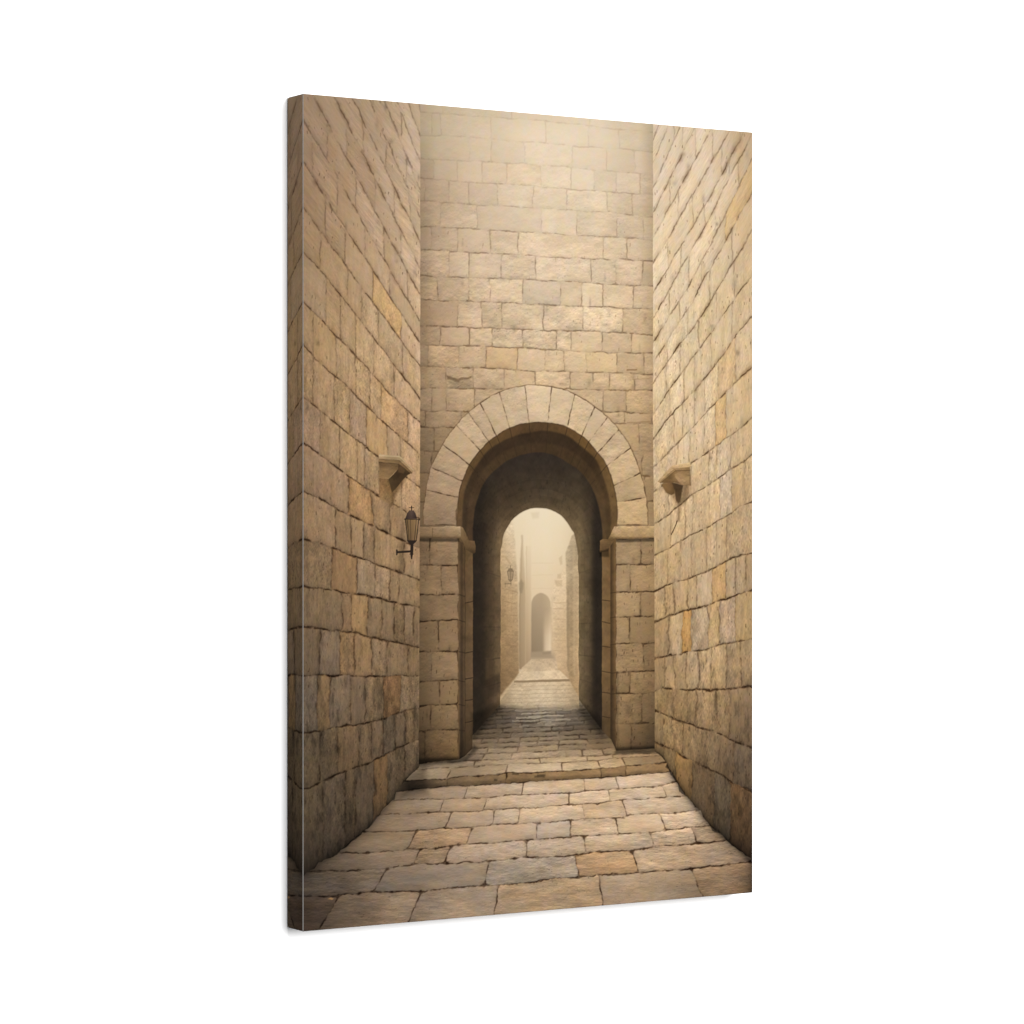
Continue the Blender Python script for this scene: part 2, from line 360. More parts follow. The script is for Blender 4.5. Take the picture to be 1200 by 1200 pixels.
# ---------------------------------------------------------------- dark inside of the passage
def curve(pts, n=6):
    """smooth outline through points (Catmull-Rom)"""
    p = np.array(pts, float); out = []
    q = np.vstack([2 * p[0] - p[1], p, 2 * p[-1] - p[-2]])
    for i in range(1, len(q) - 2):
        for t in np.linspace(0, 1, n, endpoint=False):
            a, b, c, d = q[i - 1], q[i], q[i + 1], q[i + 2]
            out.append(tuple(.5 * (2 * b + (c - a) * t + (2 * a - 5 * b + 4 * c - d) * t * t + (3 * b - a - 3 * c + d) * t ** 3)))
    return out + [tuple(p[-1])]

intr = [(535.3,615.3),(537.3,583.3),(542,564),(550.7,544.7),(562.7,528),(572.7,517.3),(582,510.7),(597.3,501.3),(620,496),
        (642,495.3),(664.7,500.7),(681.3,510.7),(690,518),(700,530.7),(711.3,545.3),(718.7,569.3),(722.7,588.7),(723.3,615.3)]
soff = [(541.5,632),(542.5,590),(548,565),(559,545),(573,527),(585,519),(600,512),(621,506.6),(641,504.6),(664,510.5),(678.7,521),(694.7,534.5),(703.5,549),(711,572),(715.5,595),(716,632)]
ribo = [(546.5,640),(548,600),(553,574),(566,551),(585,533),(600,525),(621,520.2),(638,519.4),(658,523.5),(676,533),(692,548),(702,566),(709,588),(711.5,640)]
ribi = [(554,650),(554.5,615),(558.7,587.3),(568,564.7),(582,549),(596,539.3),(613,532.7),(631,530.2),(646,532.5),(661,539.5),(680,552.7),(692,568.7),(700,588.7),(705.3,615.3),(705.5,650)]
G_SOFF = grid([536, 575, 630, 690, 722], [495, 530, 570, 640], [
    [(96,72,45),(96,72,45),(88,66,44),(104,78,47),(118,90,55)], [(98,74,47),(90,68,43),(76,58,40),(102,76,46),(118,90,55)],
    [(100,76,50),(86,66,44),(60,46,33),(96,72,45),(112,86,54)], [(98,76,52),(80,62,43),(50,40,30),(92,70,45),(108,84,55)]])
fill(curve(intr) + [(723,900),(537,900)], G_SOFF, .5, tex='soft')
fill(curve(soff) + [(716,900),(541.5,900)], grid([541, 575, 630, 690, 716], [505, 540, 580, 640], [
    [(60,46,33)]*5, [(66,51,36),(58,45,33),(62,48,35),(60,46,32),(70,54,36)], [(68,53,38),(62,48,35),(55,44,33),(66,50,34),(80,61,40)],
    [(66,52,38),(60,47,35),(50,40,30),(70,54,37),(84,65,43)]]), 1.6, tex='soft')
fill(curve(ribo) + [(711.5,900),(546.5,900)], grid([546, 575, 630, 690, 712], [518, 545, 580, 650], [
    [(68,52,36)]*5, [(70,54,38),(71,55,38),(68,52,36),(71,55,37),(78,60,41)], [(76,59,41),(74,57,40),(62,48,35),(77,59,40),(86,66,44)],
    [(82,63,45),(78,60,42),(64,50,36),(82,63,43),(94,73,49)]]), 2.2, tex='soft')
G_IN = lambda x, y: (lambda c: c * (1 + .30 * sstep(52, 76, c[..., :1]) * sstep(585, 640, y)[..., None]))(G_IN0(x, y))
G_IN0 = grid([554, 562, 574, 588, 632, 678, 690, 699, 706], [530, 550, 575, 600, 640, 700, 760, 825, 862], [
    [(50,42,35),(48,40,34),(48,41,35),(50,42,36),(50,42,36),(50,42,36),(48,41,34),(46,39,32),(48,40,32)],
    [(46,39,33),(46,39,33),(48,41,35),(54,45,37),(56,47,38),(56,47,38),(50,42,35),(44,38,32),(46,39,32)],
    [(46,39,33),(46,39,33),(55,46,37),(66,54,41),(72,60,46),(72,60,45),(58,48,37),(46,39,32),(46,39,32)],
    [(45,38,32),(46,39,32),(62,50,38),(82,66,48),(92,76,55),(92,76,55),(68,56,42),(46,39,32),(46,39,32)],
    [(44,37,31),(48,40,33),(66,54,40),(90,73,53),(80,64,48),(92,77,55),(70,58,43),(46,39,32),(47,40,32)],
    [(44,37,31),(48,40,32),(66,53,39),(84,68,49),(80,64,48),(90,76,54),(72,60,43),(46,39,32),(48,40,32)],
    [(44,37,31),(48,40,32),(64,52,38),(84,68,50),(80,64,48),(88,74,53),(72,59,43),(46,39,32),(48,40,32)],
    [(48,40,32),(50,42,33),(64,51,38),(86,69,50),(80,64,48),(84,70,50),(66,54,40),(46,38,31),(46,38,30)],
    [(48,40,32),(50,42,33),(64,51,38),(80,65,47),(80,64,48),(70,58,43),(56,46,35),(46,38,31),(44,36,29)]])
fill(curve(ribi) + [(705.5,870),(554,880)], G_IN, 1.2, tex='soft')
# courses just readable on the passage vault and walls
for r, al in ((12, .10), (24, .12), (36, .12)):
    pts = [(632 + (47 + r) * math.cos(a) * .98, 645 - (50 + r) * math.sin(a)) for a in np.linspace(.1, 3.04, 26)]
    stroke(pts, (40, 33, 27), 1.8, 1.8, al * 1.1)
for yy, al in ((676,.25),(735,.25),(771,.4),(800,.3)):
    stroke([(566, yy + (yy-740)*.10), (587, yy)], (42, 34, 27), 1.1, .8, al)
    stroke([(679, yy - 4), (697, yy - 4 + (yy-740)*.10)], (42, 34, 27), 1.0, .8, al * .7)
fill([(569,771),(577,772),(576,795),(569,797)], (92,74,52), 1.6, alpha=.35); fill([(566,797),(579,791),(586,790),(586,812),(572,818)], (52,42,32), 3, alpha=.45)

stroke([(588,700),(588,650),(591,630),(598,614),(610,602),(622,596),(633,594),(645,596),(658,604),(668,618),(675,636),(678,660),(678,700)], (112,92,66), 5, 9, .38, .5)
# blocks of the vault and of the passage walls
inner = curve(ribi) + [(705.5,862),(678.3,826),(586.6,826),(554,866)]
slv = window(inner, 2); xv = PX[slv] + WX[slv] * .6; yv = PY[slv] + WY[slv] * .6
dv_, _ = sdf(inner, xv, yv)
up = yv < 645
rad = np.where(up, (np.hypot((xv - 632) / 46, (np.minimum(yv, 645) - 645) / 50) - 1) * 46, np.abs(xv - 632) - 46)
along = np.where(up, np.arctan2(645 - yv, xv - 632) * 60, np.where(xv > 632, -1, 1) * (yv - 645) * (1 + rad * -.002) + np.where(xv > 632, 0, 188.5))
ring_i = np.floor(np.sqrt(np.clip(rad, 0, None)) * 1.05 + .2); blk = np.floor(along / 17 + ring_i * .5)
hsh = np.sin(ring_i * 12.9898 + blk * 78.233) * 43758.5453; hsh = hsh - np.floor(hsh)
fade = (np.clip(dv_, 0, 1) * sstep(-2, 3, rad) * sstep(26, 10, rad * np.where(up, .45, 1)))
IMG[slv] *= (1 + fade * ((hsh - .5) * .07 - .055 * sstep(.40, .5, np.maximum(np.abs((np.sqrt(np.clip(rad, 0, None)) * 1.05 + .2) % 1 - .5), np.abs((along / 17 + ring_i * .5) % 1 - .5)))))[..., None]
# voussoirs
vo = [(495.7,615),(499.3,574),(505.3,548),(518.7,520.7),(534.7,498),(548.7,483.3),(562.7,472),(585.3,459.3),(614.7,451.3),
      (646.7,452.7),(674,462),(697,476.7),(712,488.7),(725.3,503.3),(739.3,524.7),(750.7,554),(757.3,583.3),(758.7,615)]
def bulge(a, b, R, c=(628, 600)):
    m = ((a[0]+b[0])/2, (a[1]+b[1])/2); L = math.hypot(a[0]-b[0], a[1]-b[1]); s = L*L/(8*R)
    v = (m[0]-c[0], m[1]-c[1]); k = math.hypot(*v); return (m[0]+v[0]/k*s, m[1]+v[1]/k*s)
ring_out = []
for i in range(17): ring_out += [vo[i], bulge(vo[i], vo[i+1], 132)]
ring_out.append(vo[17])
stroke(ring_out, (112, 86, 58), 1.6, .8, .5)
for i in range(17):
    a, b, c, d = vo[i], vo[i+1], intr[i+1], intr[i]
    stone([a, bulge(a, b, 132), b, c, bulge(c, d, 92), d], T_RING, 'front', joint=.58, jw=.7, var=.02, relief=.05, warp=.5, rc=.35, tk=.8)
    # the joint runs on across the soffit
    if 2 < i < 15:
        v = (632 - d[0], 640 - d[1]); k = math.hypot(*v)
        stroke([d, (d[0] + v[0]/k*13, d[1] + v[1]/k*13)], (52,39,28), .9, .6, .6, .3)
        stroke([(d[0] + v[0]/k*22, d[1] + v[1]/k*22), (d[0] + v[0]/k*35, d[1] + v[1]/k*35)], (50,39,28), .9, .7, .4, .3)
stroke(curve(intr)[:-1], (70, 52, 33), 1.2, .7, .55)

# pilasters under the arch
pl = [line_fn(p) for p in ([(491,630),(537,630)], [(491,662.5),(537,662)], [(491,697),(537,696.5)], [(491,728),(537,726.8)],
      [(491,764),(538,762.8)], [(491,799),(538,796.5)], [(491,827),(538,824.5)], [(491,856.5),(539,854.5)], [(491,895),(500,894),(525,891.5),(540,890)])]
for (a, b), js in zip(zip(pl[:-1], pl[1:]), ([504], [517.3], [], [514], [506], [515], [504.6], [498])):
    course(a, b, js, 488, (536.6, 537.4), T_PILL, 'front', joint=.60, jw=.8, var=.025, relief=.10, warp=.9, rc=.9)
pr = [line_fn(p) for p in ([(721,632),(768,631)], [(721,661.8),(768,661)], [(721,694.5),(768,693.5)], [(721,723),(768,722)],
      [(721,754.5),(768,753)], [(721,788),(768,786.5)], [(721,813.5),(768,812.5)], [(721,848.5),(768,847)], [(721,881),(768,878.5)])]
for (a, b), js in zip(zip(pr[:-1], pr[1:]), ([751], [739], [750.5], [738], [754], [738], [752.5], [740])):
    course(a, b, js, 721.6, 771, T_PILR, 'front', joint=.55, jw=.8, var=.025, relief=.10, warp=.9, rc=.9)
shade([(722,787),(724.5,787),(724.5,880),(722,880)], .18, 2); shade([(734,826),(740,826),(742,838),(733,838)], .16, 3)
weather(pl, None, 493, 535, 632, 885, 0, 26, 60, 53, lambda x, y: T_PILL(np.array([x]), np.array([y]))[0] * np.array([.42, .36, .30]))
weather(pr, None, 724, 766, 632, 876, 0, 26, 80, 54, lambda x, y: T_PILR(np.array([x]), np.array([y]))[0] * np.array([.42, .36, .30]))
# narrow returns inside the arch
G_RETL = grid([536.5, 541, 545, 554], [640, 720, 800, 860, 888], [
    [(104,80,55),(72,56,40),(92,71,48),(100,78,53)], [(110,87,61),(70,55,40),(92,72,50),(104,82,58)],
    [(104,83,60),(66,52,39),(92,73,52),(100,79,57)], [(92,72,51),(56,45,34),(76,60,42),(80,63,44)], [(60,46,32),(44,35,27),(56,44,32),(60,47,34)]])
fill([(536.8,632),(554,648),(554,877),(545,887),(538.5,891)], G_RETL, .5, tex='soft')
for yy in (705.7, 764.7, 795.3, 820.7, 846): stroke([(545, yy + .6), (553.6, yy - 1)], (48,37,28), 1.2, .5, .75)
for yy in (697, 727, 763.5, 797.5, 825.5, 855): stroke([(538, yy), (544.5, yy + 1.5)], (48,37,28), 1.1, .5, .6)
stroke([(544.7,640),(545,884)], (50,40,30), 1.0, .6, .5)
G_RETR = grid([705.5, 714.5, 716, 721.6], [640, 720, 800, 850, 880], [
    [(122,94,63),(112,85,55),(76,58,39),(120,92,58)], [(124,97,65),(116,89,58),(74,57,38),(118,90,58)],
    [(112,87,58),(106,82,54),(66,51,35),(104,79,51)], [(88,69,47),(86,67,45),(58,45,32),(86,66,44)], [(60,47,33),(60,46,32),(48,38,28),(66,50,34)]])
fill([(705.6,646),(721.6,632),(721.6,880),(716,868),(705.6,857)], G_RETR, .5, tex='soft')
for yy in (703.3, 729.3, 758, 787.3, 812, 840): stroke([(706, yy - .6), (714.8, yy + .8)], (56,42,29), 1.2, .5, .7)
for yy in (694, 723, 755, 788, 813): stroke([(715.5, yy + 1), (721.6, yy)], (60,45,30), 1.1, .5, .6)

# ---------------------------------------------------------------- misty lane beyond the passage
open_l = [(586.4,836),(586.5,660),(587,643),(590.7,626),(597,614),(604,605.5),(613,599),(623,595.7),(633,595),(640,595.7),(647,598),(654.5,602),(661.5,608),(670,620),(675,633),(677.3,650),(678.3,680),(678.3,836)]
opening = [open_l[0], open_l[1]] + curve(open_l[2:16]) + [open_l[16], open_l[17]]
sl = window(opening, 3)
x, y = PX[sl], PY[sl]
keep = IMG[sl].copy()
far = grid([586, 605, 625, 640, 655, 678], [595, 640, 690, 740, 775], [
    [(222,202,168),(228,209,176),(230,212,180),(230,213,181),(229,211,178),(220,200,166)],
    [(214,190,153),(224,203,168),(228,208,174),(229,209,175),(226,205,170),(212,190,154)],
    [(206,178,140),(214,189,152),(220,196,160),(221,197,161),(219,193,156),(205,178,140)],
    [(196,168,130),(205,179,142),(212,186,150),(214,188,152),(211,183,146),(198,170,132)],
    [(186,158,121),(196,170,134),(204,178,143),(206,180,144),(202,174,138),(190,162,126)]])
IMG[sl] = far(x, y)
# left wall of the lane, darker towards its foot
fill([(584,597),(600,597),(604,640),(607,690),(608.5,788),(602,797),(592,808),(584,820)], grid([586, 597, 609], [600, 640, 700, 750, 800], [
    [(214,192,157),(222,202,169),(228,209,176)], [(194,167,129),(206,180,144),(218,196,161)], [(163,134,96),(174,145,107),(186,158,120)],
    [(150,121,85),(160,130,94),(168,139,103)], [(122,96,66),(140,112,79),(150,122,88)]]), 1.6, tex='mist')
fill([(611.8,624),(614,645),(616,690),(616.5,720),(616,783),(613,786),(608.5,786),(608.5,690),(609.8,645)], grid([608, 612, 617], [628, 655, 690, 740, 785], [
    [(222,203,170),(224,205,172),(226,207,174)], [(196,173,138),(198,175,140),(214,191,156)], [(166,142,109),(174,150,117),(188,163,128)],
    [(152,128,97),(164,140,108),(176,151,117)], [(140,115,86),(152,127,97),(162,136,106)]]), 1.4, alpha=.9)
fill([(616,640),(622.5,640),(622.5,776),(616,783)], grid([616, 622], [640, 690, 740, 780], [
    [(222,201,167),(224,203,169)], [(198,173,138),(208,183,148)], [(180,153,118),(190,163,127)], [(160,134,103),(168,141,110)]]), 1.2, alpha=.9)
stroke([(611.8,628),(611.3,645),(610,690)], (168,145,112), 1.5, 1.6, .55); stroke([(617,640),(617,690)], (190,166,131), .9, 1, .4)
stroke([(609,690),(609,786)], (150,126,95), 1.2, 1.0, .55)
for yy, x2 in ((694,606),(708,604),(722,606),(735,600),(745,607),(757,605),(768,604),(780,600)):
    stroke([(588, yy - 2 - (740-yy)*.06), (x2, yy)], (138,110,77), .8, .6, .42)
    for xx in (592.5 + (yy % 5), 600 + (yy % 3)): stroke([(xx, yy - 1), (xx, yy + 9)], (142,114,80), .7, .6, .28)
for yy in (660, 674, 690, 705, 722, 738, 754): stroke([(624, yy), (648, yy - .3)] if yy < 692 else [(666, yy), (678, yy - 1.5)], (186,160,125), .8, .9, .16)
# far archway
fill(curve([(622.3,770),(622.5,715),(623.5,704),(627,698),(633.5,694.8),(640,697.5),(644,703),(645.5,714),(646,770)]), grid([622, 634, 646], [695, 720, 745, 770], [
    [(182,159,127),(178,155,124),(190,166,132)], [(160,139,110),(168,146,116),(186,162,129)], [(152,131,103),(156,135,107),(190,165,132)], [(138,118,93),(146,126,100),(170,147,117)]]), 1.2, .2)
fill([(638,712),(645.8,712),(646.2,764),(636.5,764),(636.5,735)], grid([635, 641, 646], [714, 730, 745, 764], [
    [(168,146,116),(178,155,124),(190,166,132)], [(170,147,117),(190,165,132),(206,180,145)], [(170,147,117),(205,180,146),(222,197,162)], [(166,143,114),(212,187,153),(226,201,167)]]), 2.0, .2)
fill([(622,764),(651,762),(651,772),(622,773)], (164,142,114), 1.6, .2, alpha=.85)
fill([(635,764),(646,763),(646,766),(636,767)], (150,130,104), .8, .2, alpha=.6)
stroke([(646.7,700),(647,764)], (192,166,131), 1.2, .8, .5)
# right side of the lane
fill([(647,690),(664,660),(664.5,770),(670,800),(652,785),(651,772),(647,765)], grid([646, 655, 664], [690, 740, 790], [
    [(220,195,159),(217,190,153),(214,187,149)], [(206,178,141),(204,174,134),(200,168,127)], [(186,158,122),(188,158,120),(180,149,112)]]), 3.0, tex='mist', alpha=.8)
for yy in (706, 713, 725, 737, 750, 762): stroke([(649, yy), (663, yy + .8)], (176,148,111), 1.0, .7, .45)
fill([(663,648),(670,628),(680,620),(680,825),(676,815),(668,800),(664.5,780)], grid([663, 670, 678], [628, 660, 720, 770, 815], [
    [(196,175,142),(184,163,131),(170,149,118)], [(182,160,127),(172,150,118),(176,152,117)], [(170,146,112),(168,142,107),(188,159,121)],
    [(166,140,106),(170,142,105),(190,158,117)], [(160,132,97),(168,138,100),(178,145,105)]]), 1.2, tex='mist')
stroke([(665.5,690),(666,785)], (146,123,93), 1.8, 1.4, .5); stroke([(672.5,640),(673,790)], (198,170,131), 2.4, 1.6, .35)
fill([(655,654),(659,651),(659,661),(656.5,662)], (190,166,131), 1.1, alpha=.5); fill([(650,680),(658.5,680),(658.5,687),(652,687)], (180,156,122), 1.3, alpha=.5)
fill([(653,673),(657.5,672),(657.5,678),(653,678)], (184,160,126), 1.1, alpha=.45); fill([(622,601),(632,600),(631,607),(624,608)], (214,196,164), 1.8, alpha=.7)
# ground of the lane
fill([(622.5,772.5),(651,772),(654,786),(609,787),(612,782)], grid([609, 632, 655], [772, 787], [[(186,161,128),(190,165,132),(188,162,129)], [(194,169,135),(200,175,141),(196,170,136)]]), 1.0, tex='mist')
fill([(609,787),(656,785.5),(666.5,796),(602.5,798)], grid([602, 632, 666], [786, 797], [[(198,173,138),(214,190,155),(206,180,143)], [(204,178,143),(212,187,152),(208,181,145)]]), .8, tex='mist')
fill([(602.5,797.5),(667,795.5),(668,799),(602,801)], (140,117,88), .7, .3, alpha=.9)
fill([(601,800),(668,798.5),(679,818),(679,836),(585,836),(586.5,822)], grid([586, 605, 635, 660, 678], [799, 812, 826, 836], [
    [(168,143,110),(190,165,131),(206,182,148),(200,174,138),(176,147,110)], [(166,142,109),(196,172,138),(210,187,153),(206,181,145),(186,158,121)],
    [(150,128,98),(184,162,130),(200,178,147),(190,167,134),(160,136,104)], [(110,93,71),(150,131,106),(166,146,120),(150,130,104),(110,92,70)]]), .8, tex='mist')
for yy, a in ((804,.4),(808.5,.45),(813,.5),(818,.5),(822.5,.5),(827,.55)): stroke([(588 + (yy-804)*-.1, yy + 1.5), (630, yy), (678, yy - 1.5)], (150,127,98), .9, .8, a * .8, .7)
fill([(608,784),(613,785),(611,787),(608,787)], (206,184,150), .9, alpha=.7)
# lanterns far down the lane
def far_lamp(cx, cy, s, col, al):
    P = lambda *q: [(cx + a * s, cy + b * s) for a, b in q]
    stroke(P((0,-8),(0,-5)), col, .9*s, .4, al, 0); fill(P((-2,-5),(2,-5),(4.2,-1),(-4.2,-1)), col, .4, 0, alpha=al)
    fill(P((-3.8,-1),(3.8,-1),(2.4,8),(-2.4,8)), col, .5, 0, alpha=al * .45)
    for k in (-1, 0, 1): stroke(P((3.6*k,-1),(2.2*k,8)), col, .8*s, .4, al * .9, 0)
    fill(P((-2.8,8),(2.8,8),(1,10.5),(-1,10.5)), col, .4, 0, alpha=al); stroke(P((.6,9),(.6,14.5)), col, .9*s, .4, al, 0)
    stroke(P((-6.5,13.2),(.6,13)), col, .9*s, .4, al, 0); stroke(P((-6.2,12.5),(-6.2,17)), col, .8*s, .4, al * .7, 0)
far_lamp(598.2, 671, 1.0, (116,98,74), .72)
fill([(607.5,683),(610.5,679),(613.5,683),(612.8,690),(611.4,695),(609.4,695),(608,690)], (136,118,92), 1.6, alpha=.5)
stroke([(588,652),(593,653),(597,660)], (170,144,107), 2.2, 1.4, .6)
d, _ = sdf(opening, PX[sl] + WX[sl] * .5, PY[sl] + WY[sl] * .3)
a = np.clip(d * S * .8 + .5, 0, 1)[..., None]
a = a * np.where(PY[sl] > 822, 1 - sstep(822, 834, PY[sl] + WY[sl]*2), 1)[..., None]
# ---------------------------------------------------------------- paving of the passage, then the lane over it
lane = IMG[sl] * np.array([1.02, 1.022, 1.03], np.float32); IMG[sl] = keep
tun_poly = [(554,862),(586.6,825),(602,822),(660,820),(678,820),(705.5,856),(716,867),(722,880),(770,877),(772,890),(728,887.5),(700,890.7),(659,893.3),(597,895.2),(555,898),(490,903),(492,896),(538,890),(545,886),(554,877)]
fill(tun_poly, lambda X, Y: T_TUN(X, Y), .8, .6, tex='floor')
def tl(y0): return line_fn([(480, y0 + 7), (560, y0 + 2.6), (640, y0 - .6), (720, y0 - 4), (780, y0 - 7)])
tys = [826, 830, 834, 838.2, 842.4, 847, 852, 857.5, 863.5, 869, 874.5, 881, 888.5, 895.5]
tun_mask = np.zeros_like(PX); dT, _ = sdf(tun_poly, PX[window(tun_poly, 2)], PY[window(tun_poly, 2)])
slT = window(tun_poly, 2); before = IMG[slT].copy()
r2 = np.random.default_rng(5)
fixed = {7: [(600,598),(656,655),(692,693)], 8: [(566,563),(585,583),(610,609),(632,631),(656,656),(678,679)],
         9: [(581,579),(609,608),(630,630),(656,655),(688,690)], 10: [(573,570),(607,606),(655,654),(686,687)],
         11: [(568,565),(601,599),(662,663),(682,683),(705,708)], 12: [(557,554),(632,633),(687,689),(718,719)]}
for i in range(len(tys) - 1):
    if i in fixed: js = fixed[i]
    else:
        xx = 556 + r2.random() * 14; js = []
        while xx < 712: js.append((xx, xx)); xx += 13 + r2.random() * 15 + i
    course(tl(tys[i]), tl(tys[i+1]), js, 486, 774, T_TUN, 'floor', joint=.45 if i > 5 else .34, jw=.75, var=.035 if i > 5 else .06, relief=.10, warp=.7)
aT = np.clip(dT * S * .6 + .5, 0, 1)[..., None]
IMG[slT] = before * (1 - aT) + IMG[slT] * aT
# wet sheen on the worn paving, printed in the picture
for (xa, xb, yy, al) in ((604,676,832,.35),(612,640,835.5,.5),(620,660,838.5,.45),(606,634,841,.6),(626,668,843.5,.35),(600,626,845,.45),(630,645,846.5,.5),(610,650,850,.25),(600,618,852,.25),(634,660,853.5,.22)):
    stroke([(xa, yy + .8), ((xa+xb)/2, yy), (xb, yy - .8)], (200,183,158), 1.1, .8, al * 1.15, 1.2)
shade([(553,836),(587,823),(592,826),(576,842),(558,866),(553,866)], .30, 4); shade([(677,820),(706,846),(706,862),(690,850),(676,834)], .32, 5)
shade([(488,889),(540,887),(548,884),(556,873),(560,878),(546,893),(488,899)], .42, 2.6); shade([(721,876),(770,874),(770,882),(721,884)], .38, 2.2)
IMG[sl] = IMG[sl] * (1 - a) + lane * a
stroke(opening[2:-2], (98,80,58), 1.4, .9, .25)

# imposts: a slab with a return towards the passage
fill([(490,617.5),(540,616.8),(541,629.5),(538,631),(490,631)], grid([490, 540], [617, 620, 627, 631.5], [[(140,114,85),(182,154,119)], [(132,107,79),(168,140,107)], [(118,95,69),(150,123,92)], [(74,58,41),(96,74,52)]]), .5, .6, tex='front')
fill([(540,616.8),(543,619),(549.5,633),(556,634),(557.4,640),(557,648),(555,649),(546.5,644.5),(540,630.5)], grid([540, 548, 557], [617, 632, 640, 648], [
    [(150,122,88),(100,78,53),(90,70,48)], [(110,86,58),(112,88,60),(112,87,60)], [(80,62,42),(104,81,55),(104,81,56)], [(60,46,32),(72,56,38),(70,54,38)]]), .5, .4, tex='soft')
stroke([(507,619),(507,630)], (96,76,54), .8, .4, .6); shade([(491,631),(538,631),(538,635),(491,635)], .45, 1.4)
fill([(720,617),(768,616),(768,630.5),(722,631.5),(714,642),(713,646),(703,647.5),(702.5,634),(706,632),(713,632)], grid([703, 713, 722, 767], [616, 620, 628, 632, 648], [
    [(140,110,75),(190,158,115),(204,172,128),(196,163,118)], [(128,100,68),(170,138,98),(196,164,120),(188,156,111)], [(126,98,66),(140,110,74),(178,146,104),(172,140,98)],
    [(132,103,70),(112,86,56),(110,84,55),(112,86,57)], [(88,67,45),(84,64,43),(90,68,46),(90,68,46)]]), .5, .5, tex='front')
shade([(722,631.5),(768,630.5),(768,634.5),(722,635.5)], .42, 1.3)
shade([(702,646),(714,643),(714,652),(703,653)], .35, 1.6)

# ---------------------------------------------------------------- front paving
FL = [line_fn(p) for p in (
    [(440,930),(480,926),(524,922.3),(592,918.5),(620,916),(660,914),(704,912),(733,909.5),(777,905.5),(800,903)],
    [(440,939),(480,937.3),(544,936),(568,934.7),(597,932),(640,930),(667,929.3),(685,927),(724,924.7),(765,922),(788,917)],
    [(440,955),(480,954),(502,952.5),(560,950),(611,947),(640,945.5),(667,943.3),(700,941.3),(715,938.7),(762,935.5),(802,933)],
    [(427,975.3),(490,973.3),(523,970),(555,970),(577,966.7),(606,965.3),(633,964.7),(684,960),(731,957.3),(737,954.5),(792,952.5),(815,949)],
    [(399,999),(431,998.7),(487,994.7),(510,994),(537,990),(577,988),(617,984.7),(669,980.7),(724,976.7),(760,975.3),(779,972.7),(826,968)],
    [(373,1021),(420,1020),(457,1018),(484,1012.7),(523,1011.6),(570,1010),(603,1006),(630,1004.7),(677,1002),(703,998),(740,997),(771,992),(820,988.7),(846,985.3)],
    [(340,1049),(396,1050),(420,1046.7),(460,1044.7),(493,1044.7),(530,1040.7),(567,1037),(597,1036.7),(633,1032),(677,1028),(719,1024.7),(751,1022.7),(810,1018),(855,1012),(881,1010)],
    [(330,1110),(900,1090)])]
FJ = [[(549,544),(614,611),(684,685),(721.5,724.7)], [(521,515),(571,567),(667,667),(712,714.7),(775,781)], [(530,522),(580,577),(608.7,606.7),(682,685.5),(729,734.7)],
      [(488.7,478),(554,546.7),(629.5,629),(668,669),(721,725),(772,779.7)], [(493,485),(528.7,520.7),(618,616.7),(684,686.7),(761.7,768),(809.7,817.7)],
      [(453,437),(574,568),(675,678),(741,749)], [(397,362),(493,468),(584.7,575),(701,712),(809.7,840)]]
floor_clip = [(330,1000),(390,980),(470,908),(480,912),(777,892),(790,892),(860,960),(896,1000),(896,1110),(330,1110)]
back = IMG.copy()
sf = (slice(int((885 - Y0) * S), NY), slice(None))
IMG[sf] = T_FLOOR(PX[sf], PY[sf]) * .5
for i, (a_, b_) in enumerate(zip(FL[:-1], FL[1:])):
    course(a_, b_, FJ[i], (330, 330), (896, 896), T_FLOOR, 'floor', joint=.50 + .03 * i, jw=.6 + .055 * i, var=.02, relief=.10, warp=.8 + .07 * i, round_=0, vert=.85, rw=2.4, rc=.8 + .12 * i, tk=.72 + .12 * i)
weather(FL[:-1], None, 400, 830, 918, 1046, 0, 110, 0, 56, lambda x, y: T_FLOOR(np.array([x]), np.array([y]))[0] * np.array([.45, .38, .30]))
# worn patches
bl = fbm(PX[sf] / 26, PY[sf] / 9, 810, 4)
IMG[sf] *= (1 + .07 * bl)[..., None]
gp = fbm(PX[sf] / 30, PY[sf] / 10, 850, 3)
IMG[sf] *= 1 + gp[..., None] * np.array([-.03, .0, .05], np.float32)
# darker where the paving meets the walls
IMG[sf] *= (1 - .36 * np.exp(-np.clip(PX[sf] - np.interp(PY[sf], [899,912,944,974.7,996,1026,1040], [491,477,455,427,400,356,330]), 0, None) / (4 + (PY[sf]-900) * .06)))[..., None]
IMG[sf] *= (1 - .50 * np.exp(-np.clip(np.interp(PY[sf], [880,918.7,945.3,963,980,991,1012], [768,794,814,828,846,860,882]) - PX[sf], 0, None) / (3 + (PY[sf]-880) * .03)))[..., None]
dF, _ = sdf(floor_clip, PX[sf] + WX[sf] * .5, PY[sf] + WY[sf] * .5)
aF = np.clip(dF * S * .6 + .5, 0, 1)[..., None]
IMG[sf] = back[sf] * (1 - aF) + IMG[sf] * aF
